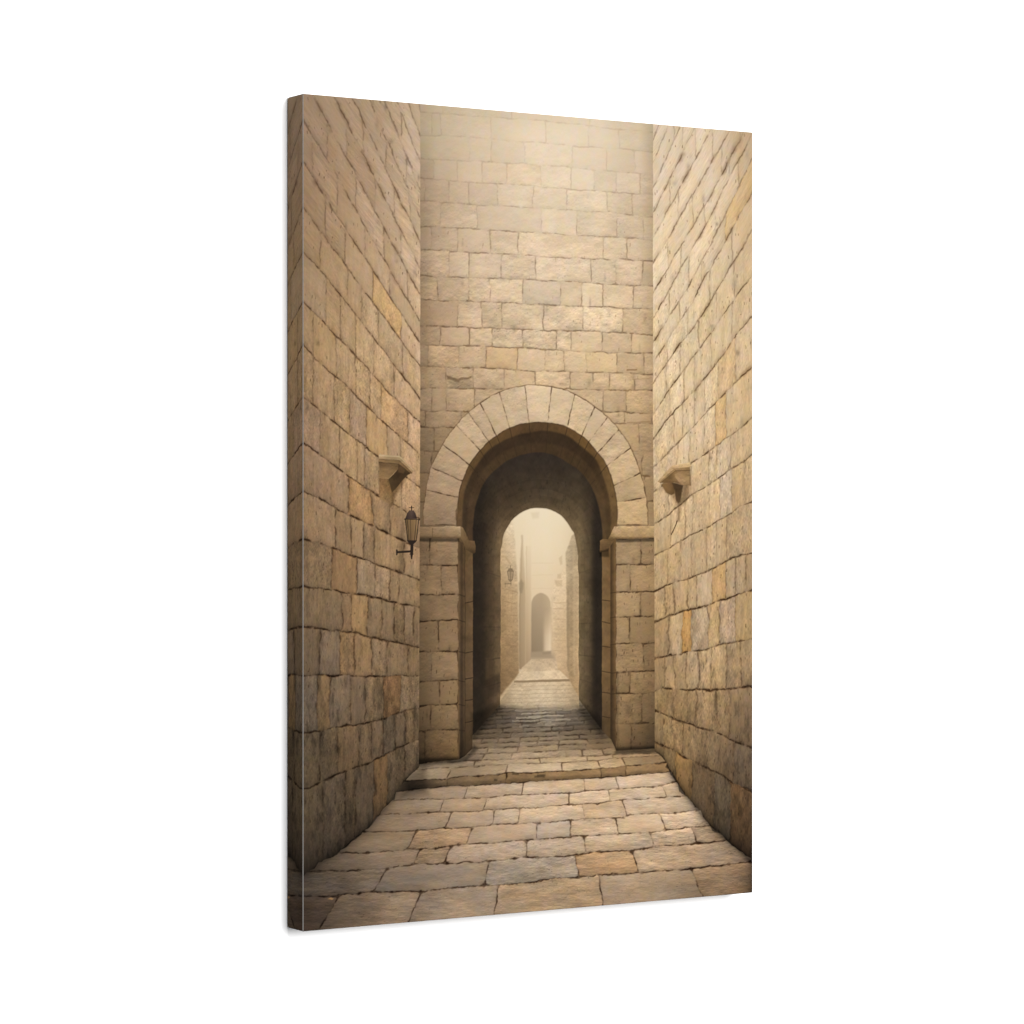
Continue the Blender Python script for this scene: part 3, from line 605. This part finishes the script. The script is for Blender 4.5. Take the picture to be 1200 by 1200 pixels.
# step: worn top, rough front
kt = line_fn([(478,914.5),(524,912.3),(560,909),(592,905.8),(630,905),(660,903.5),(704,900.5),(733,898),(765,894.5),(777,892.7)])
kb = FL[0]
kback = line_fn([(488,902),(530,899.5),(555,898),(597,895),(620,894.4),(659,893.3),(700,890.7),(728,887.5),(769,885)])
course(kback, kt, [(530,524),(596,592),(658,659),(700,704),(728,733)], (474,462), (778,786), T_TUN, 'floor', joint=.5, jw=.8, var=.03, relief=.04, warp=.8)
T_KERB = grid([478, 500, 530, 560, 600, 660, 720, 777], [892, 926], [
    [(64,53,42),(82,67,52),(126,103,77),(138,112,82),(144,115,82),(152,121,86),(160,127,90),(146,115,79)],
    [(60,50,40),(76,62,48),(118,96,72),(132,107,78),(136,108,76),(146,116,82),(154,122,86),(138,109,75)]])
course(kt, kb, [(524,524),(592.5,592.5),(704,704),(733,733)], (462,462), (784,784), T_KERB, 'front', joint=.75, jw=.9, var=.03, relief=.12, warp=1.3)
shade([(478,921),(524,917.5),(592,913.5),(704,907.5),(776,902),(776,906),(704,912.5),(592,919),(524,923.5),(478,928)], .14, 1.6)
for cx, cy, rx in ((580.5,913.5,2), (604,907,4), (634,908.5,5), (632,910,6)): shade([(cx-rx,cy-1),(cx+rx,cy-1),(cx+rx,cy+1.2),(cx-rx,cy+1.2)], .35, 1.3)
# shadow the left wall throws on the step and the far corner
shade([(474,908),(500,898),(500,930),(470,935)], .35, 7)

# ---------------------------------------------------------------- left wall of the picture
def sline(s, e, xa=355, xb=492, mid=None):
    return line_fn([(xa, s)] + (mid or []) + [(xb, e)])
LL = [sline(-340, 92), sline(-285, 125), sline(-228, 158), sline(-170, 190), sline(-115, 222), sline(-62, 254), sline(-10, 284), sline(40, 314), sline(90, 345), sline(141, 376, mid=[(391,199),(447,300)]), sline(189.5, 402, mid=[(404,266.7),(431,306.7)]),
      sline(242, 429, mid=[(375,271.3),(411,319)]), sline(294.5, 467, mid=[(391,335),(435,392.7)]),
      sline(353, 495, mid=[(380,379),(413,412.7),(457,461)]), sline(403, 532, mid=[(368,419.3),(411,457.3),(449,494.7)]),
      sline(465, 571, mid=[(376,482.7),(419,516.7),(441,533.3)]), sline(519, 609, mid=[(372,530),(408,558),(441,579),(472,597.3)]),
      sline(575.5, 643, mid=[(373,583.3),(393,596),(420,608),(457,626.7)]), sline(632, 680, mid=[(376,637),(416,651.3),(457,666.7)]),
      sline(687, 713, mid=[(381,690.5),(420,696.7),(453,702.7)]), sline(734.5, 759, mid=[(399,739.5),(427,744),(447,749.3)]),
      sline(791.3, 792.5, mid=[(425,792.3)]), sline(858.5, 830, mid=[(376,856),(405,850.7),(451,842.7),(471,833.3)]),
      sline(925, 865, mid=[(372,918.7),(396,906.7),(432,894),(457,881.3)]),
      sline(1028, 898.5, mid=[(400,996),(427,974.7),(455,944),(477,912)])]
LJ = [[], [420,470], [380,440,480], [400,455], [372,420,470], [392,436,476], [374,408,452,480], [390,425,462], [372,406,440,470], [384,417,450,478], [366,395,428,457], [381,404,437,470],
      [375.3,407.3,424,442.7,472], [382,398.7,417,438,462], [367.3,394,416.7,434,446.7,478], [367,391.3,410,429,454,469.3],
      [375.3,398,418,427.3,444,470], [408.7,(433,438),457.3], [393.3,412,426.7,439.3,473], [389.3,418,439.3,456.7,468],
      [400.7,412,430.7,447.3,462,474,485], [375.3,398.7,415.3,436,453.3,478], [372,386.7,410.7,428,449.3,469.3],
      [375.3,396,420.7,435.3,449.3,462.7,474.7,484.7], [378.7,404,416,438,454,474]]
def ragged(pts, amp, step, seed):
    r_ = np.random.default_rng(seed); out = [pts[0]]
    for (ax, ay), (bx, by) in zip(pts[:-1], pts[1:]):
        n = max(int(math.hypot(bx - ax, by - ay) / step), 1)
        for k in range(1, n + 1):
            t = k / n; j = r_.normal(0, amp, 2) if k < n else r_.normal(0, amp * .6, 2)
            out.append((ax + (bx - ax) * t + j[0], ay + (by - ay) * t + j[1]))
    return out
left_clip = [(330,90),(492.6,90),(492.4,500),(491.6,700)] + ragged([(490.8,899),(477,912),(455,944),(427,974.7),(400,996),(355.5,1026)], 1.5, 7, 3) + [(348,1032),(330,1040)]
back = IMG.copy()
for i, (a_, b_) in enumerate(zip(LL[:-1], LL[1:])):
    js = LJ[i + 1] if i + 1 < len(LJ) else []
    low = i > 15
    course(a_, b_, js, 330, 500, T_LEFT, 'left', joint=.72 if low else .54, jw=1.15 if low else .9, var=.045 if low else .02, relief=.14 if low else .11, warp=1.35 if low else 1.0, haze=hz_side, vert=.46, rw=2.8, tk=.8 if low else .78, rc=.55)
slL = (slice(None), slice(0, int((505 - X0) * S)))
# pale and dark streaks and blotches running down the stones
bl = fbm((PX[slL] - 355) / 9, PY[slL] / 38, 610, 4)
IMG[slL] *= (1 + .07 * bl * sstep(450, 850, PY[slL]))[..., None] * (1 + bl[..., None] * np.array([.0, -.01, -.05], np.float32))
dk = sstep(-.05, .6, fbm((PX[slL] - 355) / 6, PY[slL] / 20, 640, 5, .62)) * sstep(560, 900, PY[slL])
IMG[slL] *= (1 - .24 * dk + .055 * STRK[slL] * sstep(150, 500, PY[slL]))[..., None]
weather(LL[6:], LJ, 340, 491, 110, 990, 1, 210, 620, 51, lambda x, y: T_LEFT(np.array([x]), np.array([y]))[0] * np.array([.42, .36, .30]))
wl = line_fn([(355,1028),(400,996),(427,974.7),(455,944),(477,912),(491,899)])
dep = (wl(PX[slL]) - PY[slL])
IMG[slL] *= (1 - .36 * np.exp(-np.clip(dep, 0, None) / 9) * 1.0)[..., None]
dL, _ = sdf(left_clip, PX[slL] + WX[slL] * .3, PY[slL] + WY[slL] * 1.7)
aL = np.clip(dL * S * .6 + .5, 0, 1)[..., None]
IMG[slL] = back[slL] * (1 - aL) + IMG[slL] * aL

# ---------------------------------------------------------------- right wall of the picture
def rl(*p): return line_fn(list(p))
RL = [rl((768,90),(881,-290)), rl((768,122),(881,-225)), rl((768,155),(881,-160)), rl((768,185),(881,-100)), rl((768,215),(881,-45)), rl((768,245),(881,10)), rl((768,275),(881,60)), rl((768,305),(881,108)),
      rl((768,338),(834,228),(858,180),(881,140)), rl((768,368),(834,251.3),(848,222),(881,158)), rl((768,396),(810,330),(834,283),(863,224.7),(881,188)),
      rl((768,422),(795,378),(810,357),(826,324.7),(848,287),(868,248.7),(881,228)), rl((768,446),(794,407),(810,388.7),(831,356.7),(850,323.3),(868,292.7),(881,271)),
      rl((767,483.3),(784,456.7),(803,431.3),(828,396.7),(844,375.3),(859,351.3),(881,323)), rl((767,512.7),(780,495.3),(794,478),(815,456.7),(834,432.7),(852,410),(862,392.7),(881,371.5)),
      rl((768,546),(782,531.3),(792,520.7),(815,498),(831,479.3),(851,460),(867,442.7),(881,431)), rl((768,575),(790,558),(810,543.3),(828,531.3),(848,515.3),(863,506),(881,491)),
      rl((768,613.3),(780,605.3),(792,596),(810,580),(830,569),(842,560),(855,550.7),(871,540.7),(881,532)), rl((768,650.7),(786,641.3),(798,634),(811,626.7),(830,617.3),(850,605.3),(868,593.3),(881,588)),
      rl((768,692),(796,681.3),(818,674),(842,661.3),(855,655.3),(868,650.7),(881,648)), rl((768,728),(775,726),(799,716),(828,710),(844,704),(862,697.3),(881,691.5)),
      rl((768,772),(788,767.3),(820,763.3),(839,757.3),(859,753.3),(881,749)), rl((767,810.7),(778,806),(804,808),(831,809.3),(855,808),(881,805)),
      rl((768,833),(788,842),(814,850.7),(842,860),(851,864),(881,876.5)), rl((767,868),(802,886.7),(820,894.7),(839,905.3),(859,916.7),(881,928)),
      rl((767,878),(776,886.7),(794,918.7),(814,945.3),(828,963),(846,980),(860,991),(881,1012))]
RJ = [[], [], [800], [800,840], [790,835], [800,850], [785,815,850], [795,835,860], [782,812,845,868], [798,826,855], [784,808,838,866], [796,822,850], [782,806,832,858],
      [781,797,819,840,860], [785,801.7,813.7,833,857.7], [789.7,799.7,813.7,825.7,841.7,862], [793.7,808,825,838.3,851], [784,809.7,831,840,856],
      [786,803,811.7,831,843.7,858,873], [783,797.7,809.7,828,839.7,851.7], [780,790,805.7,816.6,834.3,850,861.7,874], [784,799.7,809.7,830.3,843.7,861.7],
      [779.7,790,803.7,819,833,851,868], [789.7,805,816,839,855], [778,800,843,859.7], [777.7,792,811,837,856]]
right_clip = [(765.3,90),(765.3,500),(767,700)] + ragged([(767.5,880),(776,886.7),(794,918.7),(814,945.3),(828,963),(846,980),(860,991),(882,1012)], 1.5, 6, 4) + [(896,1022),(896,90)]
back = IMG.copy()
for i, (a_, b_) in enumerate(zip(RL[:-1], RL[1:])):
    low = i > 18
    course(a_, b_, RJ[i + 1], 760, 896, T_RIGHT, 'right', joint=.68 if low else .46, jw=1.15 if low else .85, var=.035 if low else .016, relief=.13 if low else .10, warp=1.35 if low else 1.0, haze=hz_side, vert=.40, rw=2.8, tk=.75 if low else .66, rc=.55)
slR = (slice(None), slice(int((755 - X0) * S), NX))
bl = fbm((PX[slR] - 767) / 9, PY[slR] / 38, 710, 4)
IMG[slR] *= (1 + .06 * bl * sstep(350, 850, PY[slR]))[..., None] * (1 + bl[..., None] * np.array([.0, -.02, -.07], np.float32))
dk = sstep(-.05, .6, fbm((PX[slR] - 767) / 6, PY[slR] / 18, 740, 5, .62)) * sstep(600, 930, PY[slR])
IMG[slR] *= (1 - .22 * dk + .045 * STRK[slR] * sstep(150, 500, PY[slR]))[..., None]
weather(RL[5:], RJ, 766, 884, 140, 990, -1, 210, 560, 52, lambda x, y: T_RIGHT(np.array([x]), np.array([y]))[0] * np.array([.42, .36, .30]))
wr = line_fn([(768,880),(776,886.7),(794,918.7),(814,945.3),(828,963),(846,980),(860,991),(882,1012)])
IMG[slR] *= (1 - .42 * np.exp(-np.clip(wr(PX[slR]) - PY[slR], 0, None) / 8))[..., None]
dR, _ = sdf(right_clip, PX[slR] + WX[slR] * .3, PY[slR] + WY[slR] * 1.7)
aR = np.clip(dR * S * .6 + .5, 0, 1)[..., None]
IMG[slR] = back[slR] * (1 - aR) + IMG[slR] * aR

# ---------------------------------------------------------------- corbels on the side walls
L = lambda *q: [(340 + a / 7.5, 520 + b / 7.5) for a, b in q]
B = lambda *q: [(422 + a * .13667, 510 + b * .13667) for a, b in q]
shade(B((240,380),(400,350),(360,430),(310,500),(285,600),(262,620),(250,560)), .36, 3.0, tint=(.9,1,1.15))
fill(B((165,366),(240,372),(268,430),(272,575),(250,590),(168,545)), grid([444, 458], [560, 572, 588], [[(118,90,58),(104,78,50)], [(140,106,68),(122,92,58)], [(150,120,84),(140,111,77)]]), .9, tex='left', alpha=.85)
fill(B((162,228),(332,244),(322,292),(286,330),(240,376),(168,366)), grid([444, 456, 467], [542, 551, 561], [[(92,71,48),(104,81,55),(100,78,52)], [(126,99,67),(138,109,75),(122,95,64)], [(142,113,78),(132,104,71),(110,85,57)]]), .5, tex='front')
fill(B((328,240),(445,322),(405,345),(360,390),(320,440),(272,495),(250,410),(244,376),(290,332),(324,292)), grid([456, 466, 483], [543, 555, 577], [[(84,64,42),(88,67,44),(112,86,56)], [(74,57,38),(62,47,32),(78,59,39)], [(84,64,42),(76,58,38),(96,73,47)]]), .7, tex='soft')
fill(B((322,282),(350,268),(385,300),(372,330),(330,318)), (98,75,49), .9, alpha=.55)
fill(B((158,200),(336,216),(448,322),(440,332),(330,242),(160,230)), grid([443, 467, 484], [538, 546, 556], [[(136,108,74),(128,101,68),(116,90,60)]] * 3), .4, .3, tex='front')
fill(B((160,168),(172,152),(180,164),(340,176),(462,298),(450,324),(336,212),(160,204)), grid([443, 466, 485], [532, 537, 551], [[(190,163,126),(182,154,116),(170,140,102)], [(164,136,100),(166,137,101),(172,142,104)], [(140,113,80),(148,119,84),(166,136,98)]]), .4, .3, tex='front')
stroke(B((165,172),(338,182),(456,300)), (204,177,139), .9, .4, .7, .4); stroke(B((162,204),(336,216),(446,324)), (82,63,42), .7, .4, .7, .3); stroke(B((163,232),(330,246)), (78,60,40), .8, .5, .7, .3)
R2 = lambda *q: [(703 + a * .13667, 510 + b * .13667) for a, b in q]
shade(R2((530,425),(620,405),(770,420),(768,520),(735,560),(700,620),(690,740),(662,740),(668,620),(640,560),(610,515),(570,490)), .30, 2.6, tint=(.9,1,1.15))
fill(R2((528,420),(615,402),(645,440),(640,500),(612,512),(572,492),(545,455)), grid([776, 790], [566, 580], [[(132,101,64),(112,85,54)], [(120,92,58),(100,76,48)]]), .9, tex='soft')
fill(R2((612,402),(716,432),(704,480),(690,570),(668,585),(650,548),(640,470)), grid([787, 800], [566, 590], [[(80,61,41),(74,57,39)], [(86,65,43),(90,69,46)]]), 1.0, tex='soft')
fill(R2((512,404),(650,300),(772,296),(778,432),(716,430),(640,405),(560,412)), grid([773, 785, 792, 800, 809], [551, 560, 568], [[(122,94,61),(120,92,60),(128,100,66),(124,97,65),(112,87,58)], [(126,97,62),(112,86,55),(140,110,75),(164,132,93),(132,104,70)], [(132,101,65),(108,82,53),(96,73,47),(136,107,72),(124,97,64)]]), .5, tex='front')
fill(R2((640,332),(700,312),(768,308),(770,428),(716,428),(676,402),(646,362)), grid([790, 808], [553, 562, 569], [[(150,120,83),(146,116,80)], [(176,143,102),(164,132,93)], [(156,124,86),(138,109,75)]]), .9, tex='front', alpha=.9)
fill(R2((720,430),(772,424),(768,500),(725,520)), (150,119,82), 1.2, tex='right', alpha=.6)
fill(R2((640,278),(772,268),(774,300),(652,302),(520,410),(505,404)), grid([773, 788, 809], [548, 554, 566], [[(176,144,102),(168,137,96),(140,110,74)], [(168,136,94),(150,120,82),(134,105,70)], [(166,133,91),(140,110,74),(130,102,68)]]), .4, .3, tex='front')
fill(R2((620,258),(768,234),(782,262),(776,274),(640,284),(508,406),(492,400)), grid([770, 788, 809], [543, 548, 566], [[(214,182,137),(214,183,139),(206,174,130)], [(206,173,128),(194,161,117),(176,144,101)], [(196,162,117),(170,138,97),(150,119,82)]]), .4, .3, tex='front')
stroke(R2((648,302),(772,300)), (94,72,48), .8, .4, .75, .3); stroke(R2((646,304),(520,410)), (98,75,49), .7, .4, .7, .3); stroke(R2((782,270),(778,430)), (110,85,56), .9, .5, .6, .3)
stroke(R2((676,590),(678,720)), (140,110,74), 1.0, .5, .5); stroke(R2((664,735),(645,790),(612,855)), (78,58,38), 1.3, .5, .85)
fill(R2((612,860),(672,850),(690,905),(640,945),(608,930)), (216,188,146), 1.8, alpha=.5)

# ---------------------------------------------------------------- wall lantern in the picture
shade(L((1000,600),(1010,900),(1000,1150),(940,1150),(960,800)), .14, 3)
ink = (46,37,31)
stroke(L((1066,548),(1066,590)), ink, 1.3, .35, 1, 0); stroke(L((1046,562),(1087,562)), ink, 1.0, .35, .9, 0)
fill(L((1046,585),(1088,585),(1104,615),(1116,660),(1012,660),(1026,615)), grid([475, 482, 489], [597, 608], [[(70,55,48),(96,76,66),(62,49,43)], [(56,44,40),(74,58,52),(48,38,35)]]), .45, .1)
stroke(L((1006,663),(1136,668)), ink, 1.4, .35, 1, 0)
fill(L((1012,668),(1130,670),(1108,852),(1032,852)), grid([474, 482, 492], [608, 634], [[(104,82,54),(128,102,70),(150,122,88)], [(92,72,47),(112,88,60),(138,112,80)]]), .4, .1)
for p, w in ((((1013,668),(1034,850)), 1.2), (((1130,668),(1109,850)), 1.1), (((1108,672),(1094,846)), .8), (((1058,672),(1062,846)), .6), (((1030,672),(1046,846)), .6)):
    stroke(L(*p), ink, w, .35, .9, 0)
fill(L((1024,848),(1116,848),(1104,866),(1082,884),(1082,960),(1072,1015),(1062,1015),(1054,960),(1056,884),(1036,866)), ink, .45, .1)
fill(L((930,928),(946,932),(946,942),(1060,936),(1060,956),(946,962),(944,978),(932,980)), ink, .45, .1)
stroke(L((1052,970),(1082,970)), ink, 1.0, .4, .8, 0)
# small pale pebble on the paving
fill([(384,1053),(388,1051.6),(391,1053),(389,1054.6)], (150,116,78), .6)

# faint colour mottling over the whole print, weaker within the lane opening
qm = 1 - .7 * (sstep(582, 592, PX) * sstep(684, 674, PX) * sstep(588, 600, PY) * sstep(832, 822, PY))
ch = qm * fbm(PX / 7, PY / 7, 910, 3); ch2 = qm * fbm(PX / 5, PY / 9, 930, 3)
IMG *= 1 + ch[..., None] * np.array([.020, -.010, .010], np.float32) + ch2[..., None] * np.array([.008, .0, -.045], np.float32)
np.clip(IMG, 12, 250, out=IMG)

def blur(a):
    for ax in (0, 1):
        a = (np.roll(a, 2, ax) + 2 * np.roll(a, 1, ax) + 2 * a + 2 * np.roll(a, -1, ax) + np.roll(a, -2, ax)) / 8
    return a
IMG = np.clip(IMG + .65 * (IMG - blur(IMG)), 8, 252)      # printers sharpen their files

def lin(c):
    c = c / 255.0
    return np.where(c <= .04045, c / 12.92, ((c + .055) / 1.055) ** 2.4)
LIN = lin(IMG.astype(np.float64)).astype(np.float32)

def to_photo(u, z):
    """canvas front point (u from its left edge, z from its centre) -> raster coordinates of the print"""
    px = P_L[0] + u - CAM[0]; py = P_L[1] - CAM[1]; pz = z - CAM[2]
    X = px * right[0] + py * right[1]; Z = px * fwd[0] + py * fwd[1]
    return 600 + F_PX * X / Z, 600 - F_PX * pz / Z
def ink_at(u, z):
    x, y = to_photo(u, z)
    fx = np.clip((x - X0) * S - .5, 0, NX - 1.001); fy = np.clip((y - Y0) * S - .5, 0, NY - 1.001)
    i = fx.astype(int); j = fy.astype(int); a = (fx - i)[..., None]; b = (fy - j)[..., None]
    return (LIN[j, i] * (1 - a) + LIN[j, i + 1] * a) * (1 - b) + (LIN[j + 1, i] * (1 - a) + LIN[j + 1, i + 1] * a) * b

# ------------------------------------------------------------------ Blender objects
scene = bpy.context.scene
col = scene.collection

def mesh_grid(name, pts, colors, mat, parent):
    """pts: (rows, cols, 3); one quad per cell, ink colours per vertex"""
    r, c = pts.shape[:2]
    me = bpy.data.meshes.new(name)
    idx = np.arange(r * c).reshape(r, c)
    q = np.stack([idx[:-1, :-1], idx[:-1, 1:], idx[1:, 1:], idx[1:, :-1]], -1).reshape(-1)
    nq = (r - 1) * (c - 1)
    me.vertices.add(r * c); me.vertices.foreach_set('co', pts.astype(np.float32).ravel())
    me.loops.add(nq * 4); me.loops.foreach_set('vertex_index', q.astype(np.int32))
    me.polygons.add(nq); me.polygons.foreach_set('loop_start', np.arange(0, nq * 4, 4, dtype=np.int32))
    me.update(calc_edges=True)
    if colors is not None:
        at = me.color_attributes.new('ink', 'FLOAT_COLOR', 'POINT')
        rgba = np.ones((r * c, 4), np.float32); rgba[:, :3] = colors.reshape(-1, 3)
        at.data.foreach_set('color', rgba.ravel())
    me.materials.append(mat)
    o = bpy.data.objects.new(name, me); col.objects.link(o); o.parent = parent
    return o

def print_material():
    m = bpy.data.materials.new('printed_canvas'); m.use_nodes = True
    nt = m.node_tree; b = nt.nodes['Principled BSDF']
    at = nt.nodes.new('ShaderNodeAttribute'); at.attribute_name = 'ink'
    tc = nt.nodes.new('ShaderNodeTexCoord')
    # woven cloth: two crossed sets of threads, plus a little unevenness of the ink
    weave = []
    for axis in ('X', 'Z'):
        wv = nt.nodes.new('ShaderNodeTexWave'); wv.wave_type = 'BANDS'; wv.bands_direction = axis
        wv.inputs['Scale'].default_value = 190; wv.inputs['Distortion'].default_value = .6; wv.inputs['Detail'].default_value = 1
        nt.links.new(tc.outputs['Object'], wv.inputs['Vector']); weave.append(wv)
    add = nt.nodes.new('ShaderNodeMath'); add.operation = 'ADD'
    nt.links.new(weave[0].outputs['Fac'], add.inputs[0]); nt.links.new(weave[1].outputs['Fac'], add.inputs[1])
    no = nt.nodes.new('ShaderNodeTexNoise'); no.inputs['Scale'].default_value = 420; no.inputs['Detail'].default_value = 2
    nt.links.new(tc.outputs['Object'], no.inputs['Vector'])
    mr = nt.nodes.new('ShaderNodeMapRange'); mr.inputs['To Min'].default_value = .985; mr.inputs['To Max'].default_value = 1.015
    nt.links.new(no.outputs['Fac'], mr.inputs['Value'])
    mul = nt.nodes.new('ShaderNodeVectorMath'); mul.operation = 'SCALE'
    nt.links.new(at.outputs['Color'], mul.inputs[0]); nt.links.new(mr.outputs['Result'], mul.inputs['Scale'])
    nt.links.new(mul.outputs['Vector'], b.inputs['Base Color'])
    bp = nt.nodes.new('ShaderNodeBump'); bp.inputs['Strength'].default_value = .04; bp.inputs['Distance'].default_value = .0003
    nt.links.new(add.outputs[0], bp.inputs['Height']); nt.links.new(bp.outputs['Normal'], b.inputs['Normal'])
    b.inputs['Roughness'].default_value = .8; b.inputs['Specular IOR Level'].default_value = .0
    return m

def plain(name, rgb, rough=.8, scale=60, amt=.05):
    m = bpy.data.materials.new(name); m.use_nodes = True
    nt = m.node_tree; b = nt.nodes['Principled BSDF']
    no = nt.nodes.new('ShaderNodeTexNoise'); no.inputs['Scale'].default_value = scale; no.inputs['Detail'].default_value = 4
    tc = nt.nodes.new('ShaderNodeTexCoord'); nt.links.new(tc.outputs['Object'], no.inputs['Vector'])
    cr = nt.nodes.new('ShaderNodeMix'); cr.data_type = 'RGBA'
    cr.inputs['A'].default_value = [v * (1 - amt) for v in rgb] + [1]; cr.inputs['B'].default_value = [min(v * (1 + amt), 1) for v in rgb] + [1]
    nt.links.new(no.outputs['Fac'], cr.inputs['Factor']); nt.links.new(cr.outputs['Result'], b.inputs['Base Color'])
    b.inputs['Roughness'].default_value = rough; b.inputs['Specular IOR Level'].default_value = .1
    return m

M_PRINT = print_material()
M_WALL = plain('matt_white_wall', (.88, .88, .88), .9, 12, .012)
M_FOLD = plain('bare_cloth_fold', (.165, .156, .148), .85, 200, .08)

root = bpy.data.objects.new('canvas_print', None); col.objects.link(root)
root.location = (0, -D / 2 - GAP, 0)
root['label'] = 'canvas print of a misty stone lane with arched passage, hung on white wall'
root['category'] = 'canvas print'
off = np.array([0, D / 2 + GAP, 0])      # parts are placed relative to the empty

yf = -D - GAP; yb = -GAP
# front
NU, NZ = 860, 1320
u = np.linspace(CH, W - CH, NU); z = np.linspace(H / 2 - CH, -H / 2 + CH, NZ)
U, Z = np.meshgrid(u, z)
pts = np.stack([-W / 2 + U, np.full_like(U, yf), Z], -1) + off
mesh_grid('printed_front', pts[::-1], (ink_at(U, Z) / GAIN)[::-1], M_PRINT, root)
# the print carries on round the four edges as a mirror image
def wrap(kind):
    nd = 44
    dd = np.linspace(CH, D, nd)
    if kind in 'LR':
        zz = np.linspace(-H / 2 + CH, H / 2 - CH, NZ); DD, ZZ = np.meshgrid(dd, zz)
        sx = -1 if kind == 'L' else 1
        p = np.stack([np.full_like(DD, sx * W / 2), yf + DD, ZZ], -1)
        c = ink_at(DD if kind == 'L' else W - DD, ZZ)
        if kind == 'L': p = p[:, ::-1]; c = c[:, ::-1]
    else:
        uu = np.linspace(CH, W - CH, NU); DD, UU = np.meshgrid(dd, uu, indexing='ij')
        sz = 1 if kind == 'T' else -1
        p = np.stack([-W / 2 + UU, yf + DD, np.full_like(DD, sz * H / 2)], -1)
        c = ink_at(UU, sz * (H / 2 - DD))
        if kind == 'B': p = p[::-1]; c = c[::-1]
    return mesh_grid('wrapped_edge', p + off, c / GAIN, M_PRINT, root)
for k in 'LRTB':
    e = wrap(k)
# folds: the cloth turns over the bar; on the left the ink is worn to a pale line
def fold(a0, a1, b0, b1, mat, name, colors=None, n=NZ):
    t = np.linspace(0, 1, n)[:, None]
    A = np.array(a0) * (1 - t) + np.array(a1) * t; B = np.array(b0) * (1 - t) + np.array(b1) * t
    mid = (A + B) / 2
    return mesh_grid(name, np.stack([A, B], 1) + off, colors, mat, root)
fold((-W/2, yf+CH, -H/2+CH), (-W/2, yf+CH, H/2-CH), (-W/2+CH, yf, -H/2+CH), (-W/2+CH, yf, H/2-CH), M_FOLD, 'worn_fold')
zz = np.linspace(-H/2+CH, H/2-CH, NZ); cR = ink_at(np.full(NZ, W - CH), zz) / GAIN
fold((W/2-CH, yf, -H/2+CH), (W/2-CH, yf, H/2-CH), (W/2, yf+CH, -H/2+CH), (W/2, yf+CH, H/2-CH), M_PRINT, 'printed_fold', np.stack([cR, cR], 1))
uu = np.linspace(CH, W-CH, NU)
cT = ink_at(uu, np.full(NU, H/2-CH)) / GAIN; cB = ink_at(uu, np.full(NU, -H/2+CH)) / GAIN
fold((-W/2+CH, yf+CH, H/2), (W/2-CH, yf+CH, H/2), (-W/2+CH, yf, H/2-CH), (W/2-CH, yf, H/2-CH), M_PRINT, 'printed_fold', np.stack([cT, cT], 1), NU)
fold((-W/2+CH, yf, -H/2+CH), (W/2-CH, yf, -H/2+CH), (-W/2+CH, yf+CH, -H/2), (W/2-CH, yf+CH, -H/2), M_PRINT, 'printed_fold', np.stack([cB, cB], 1), NU)

# wall the canvas hangs on
me = bpy.data.meshes.new('white_wall')
wpts = [(-9, 0, -6), (9, 0, -6), (9, 0, 6), (-9, 0, 6), (-9, .1, -6), (9, .1, -6), (9, .1, 6), (-9, .1, 6)]
me.from_pydata(wpts, [], [(0, 1, 2, 3), (7, 6, 5, 4), (0, 4, 5, 1), (3, 2, 6, 7), (0, 3, 7, 4), (1, 5, 6, 2)])
me.materials.append(M_WALL)
wall = bpy.data.objects.new('white_wall', me); col.objects.link(wall); wall['kind'] = 'structure'

# ------------------------------------------------------------------ camera
cam = bpy.data.cameras.new('camera'); co = bpy.data.objects.new('camera', cam); col.objects.link(co)
cam.sensor_fit = 'HORIZONTAL'; cam.sensor_width = 36; cam.lens = F_PX / 1200 * 36; cam.clip_end = 100
co.location = CAM
co.rotation_euler = (math.pi / 2, 0, math.atan2(-fwd[0], fwd[1]))
scene.camera = co

# ------------------------------------------------------------------ studio light: even white surround plus a large soft lamp from the upper right
w = bpy.data.worlds.new('World'); scene.world = w; w.use_nodes = True
w.node_tree.nodes['Background'].inputs['Color'].default_value = (1, 1, 1, 1)
w.node_tree.nodes['Background'].inputs['Strength'].default_value = .43
def area(name, loc, target, size, power):
    l = bpy.data.lights.new(name, 'AREA'); l.shape = 'SQUARE'; l.size = size; l.energy = power
    o = bpy.data.objects.new(name, l); col.objects.link(o); o.location = loc
    d = np.array(target, float) - np.array(loc, float)
    from mathutils import Vector
    o.rotation_euler = Vector(d).to_track_quat('-Z', 'Y').to_euler(); return o
area('softbox', (0.7, -4.8, 1.15), (0, 0, 0), 3.2, 515)

scene.view_settings.view_transform = 'Standard'; scene.view_settings.look = 'None'
scene.view_settings.exposure = 0; scene.view_settings.gamma = 1; scene.view_settings.use_curve_mapping = False
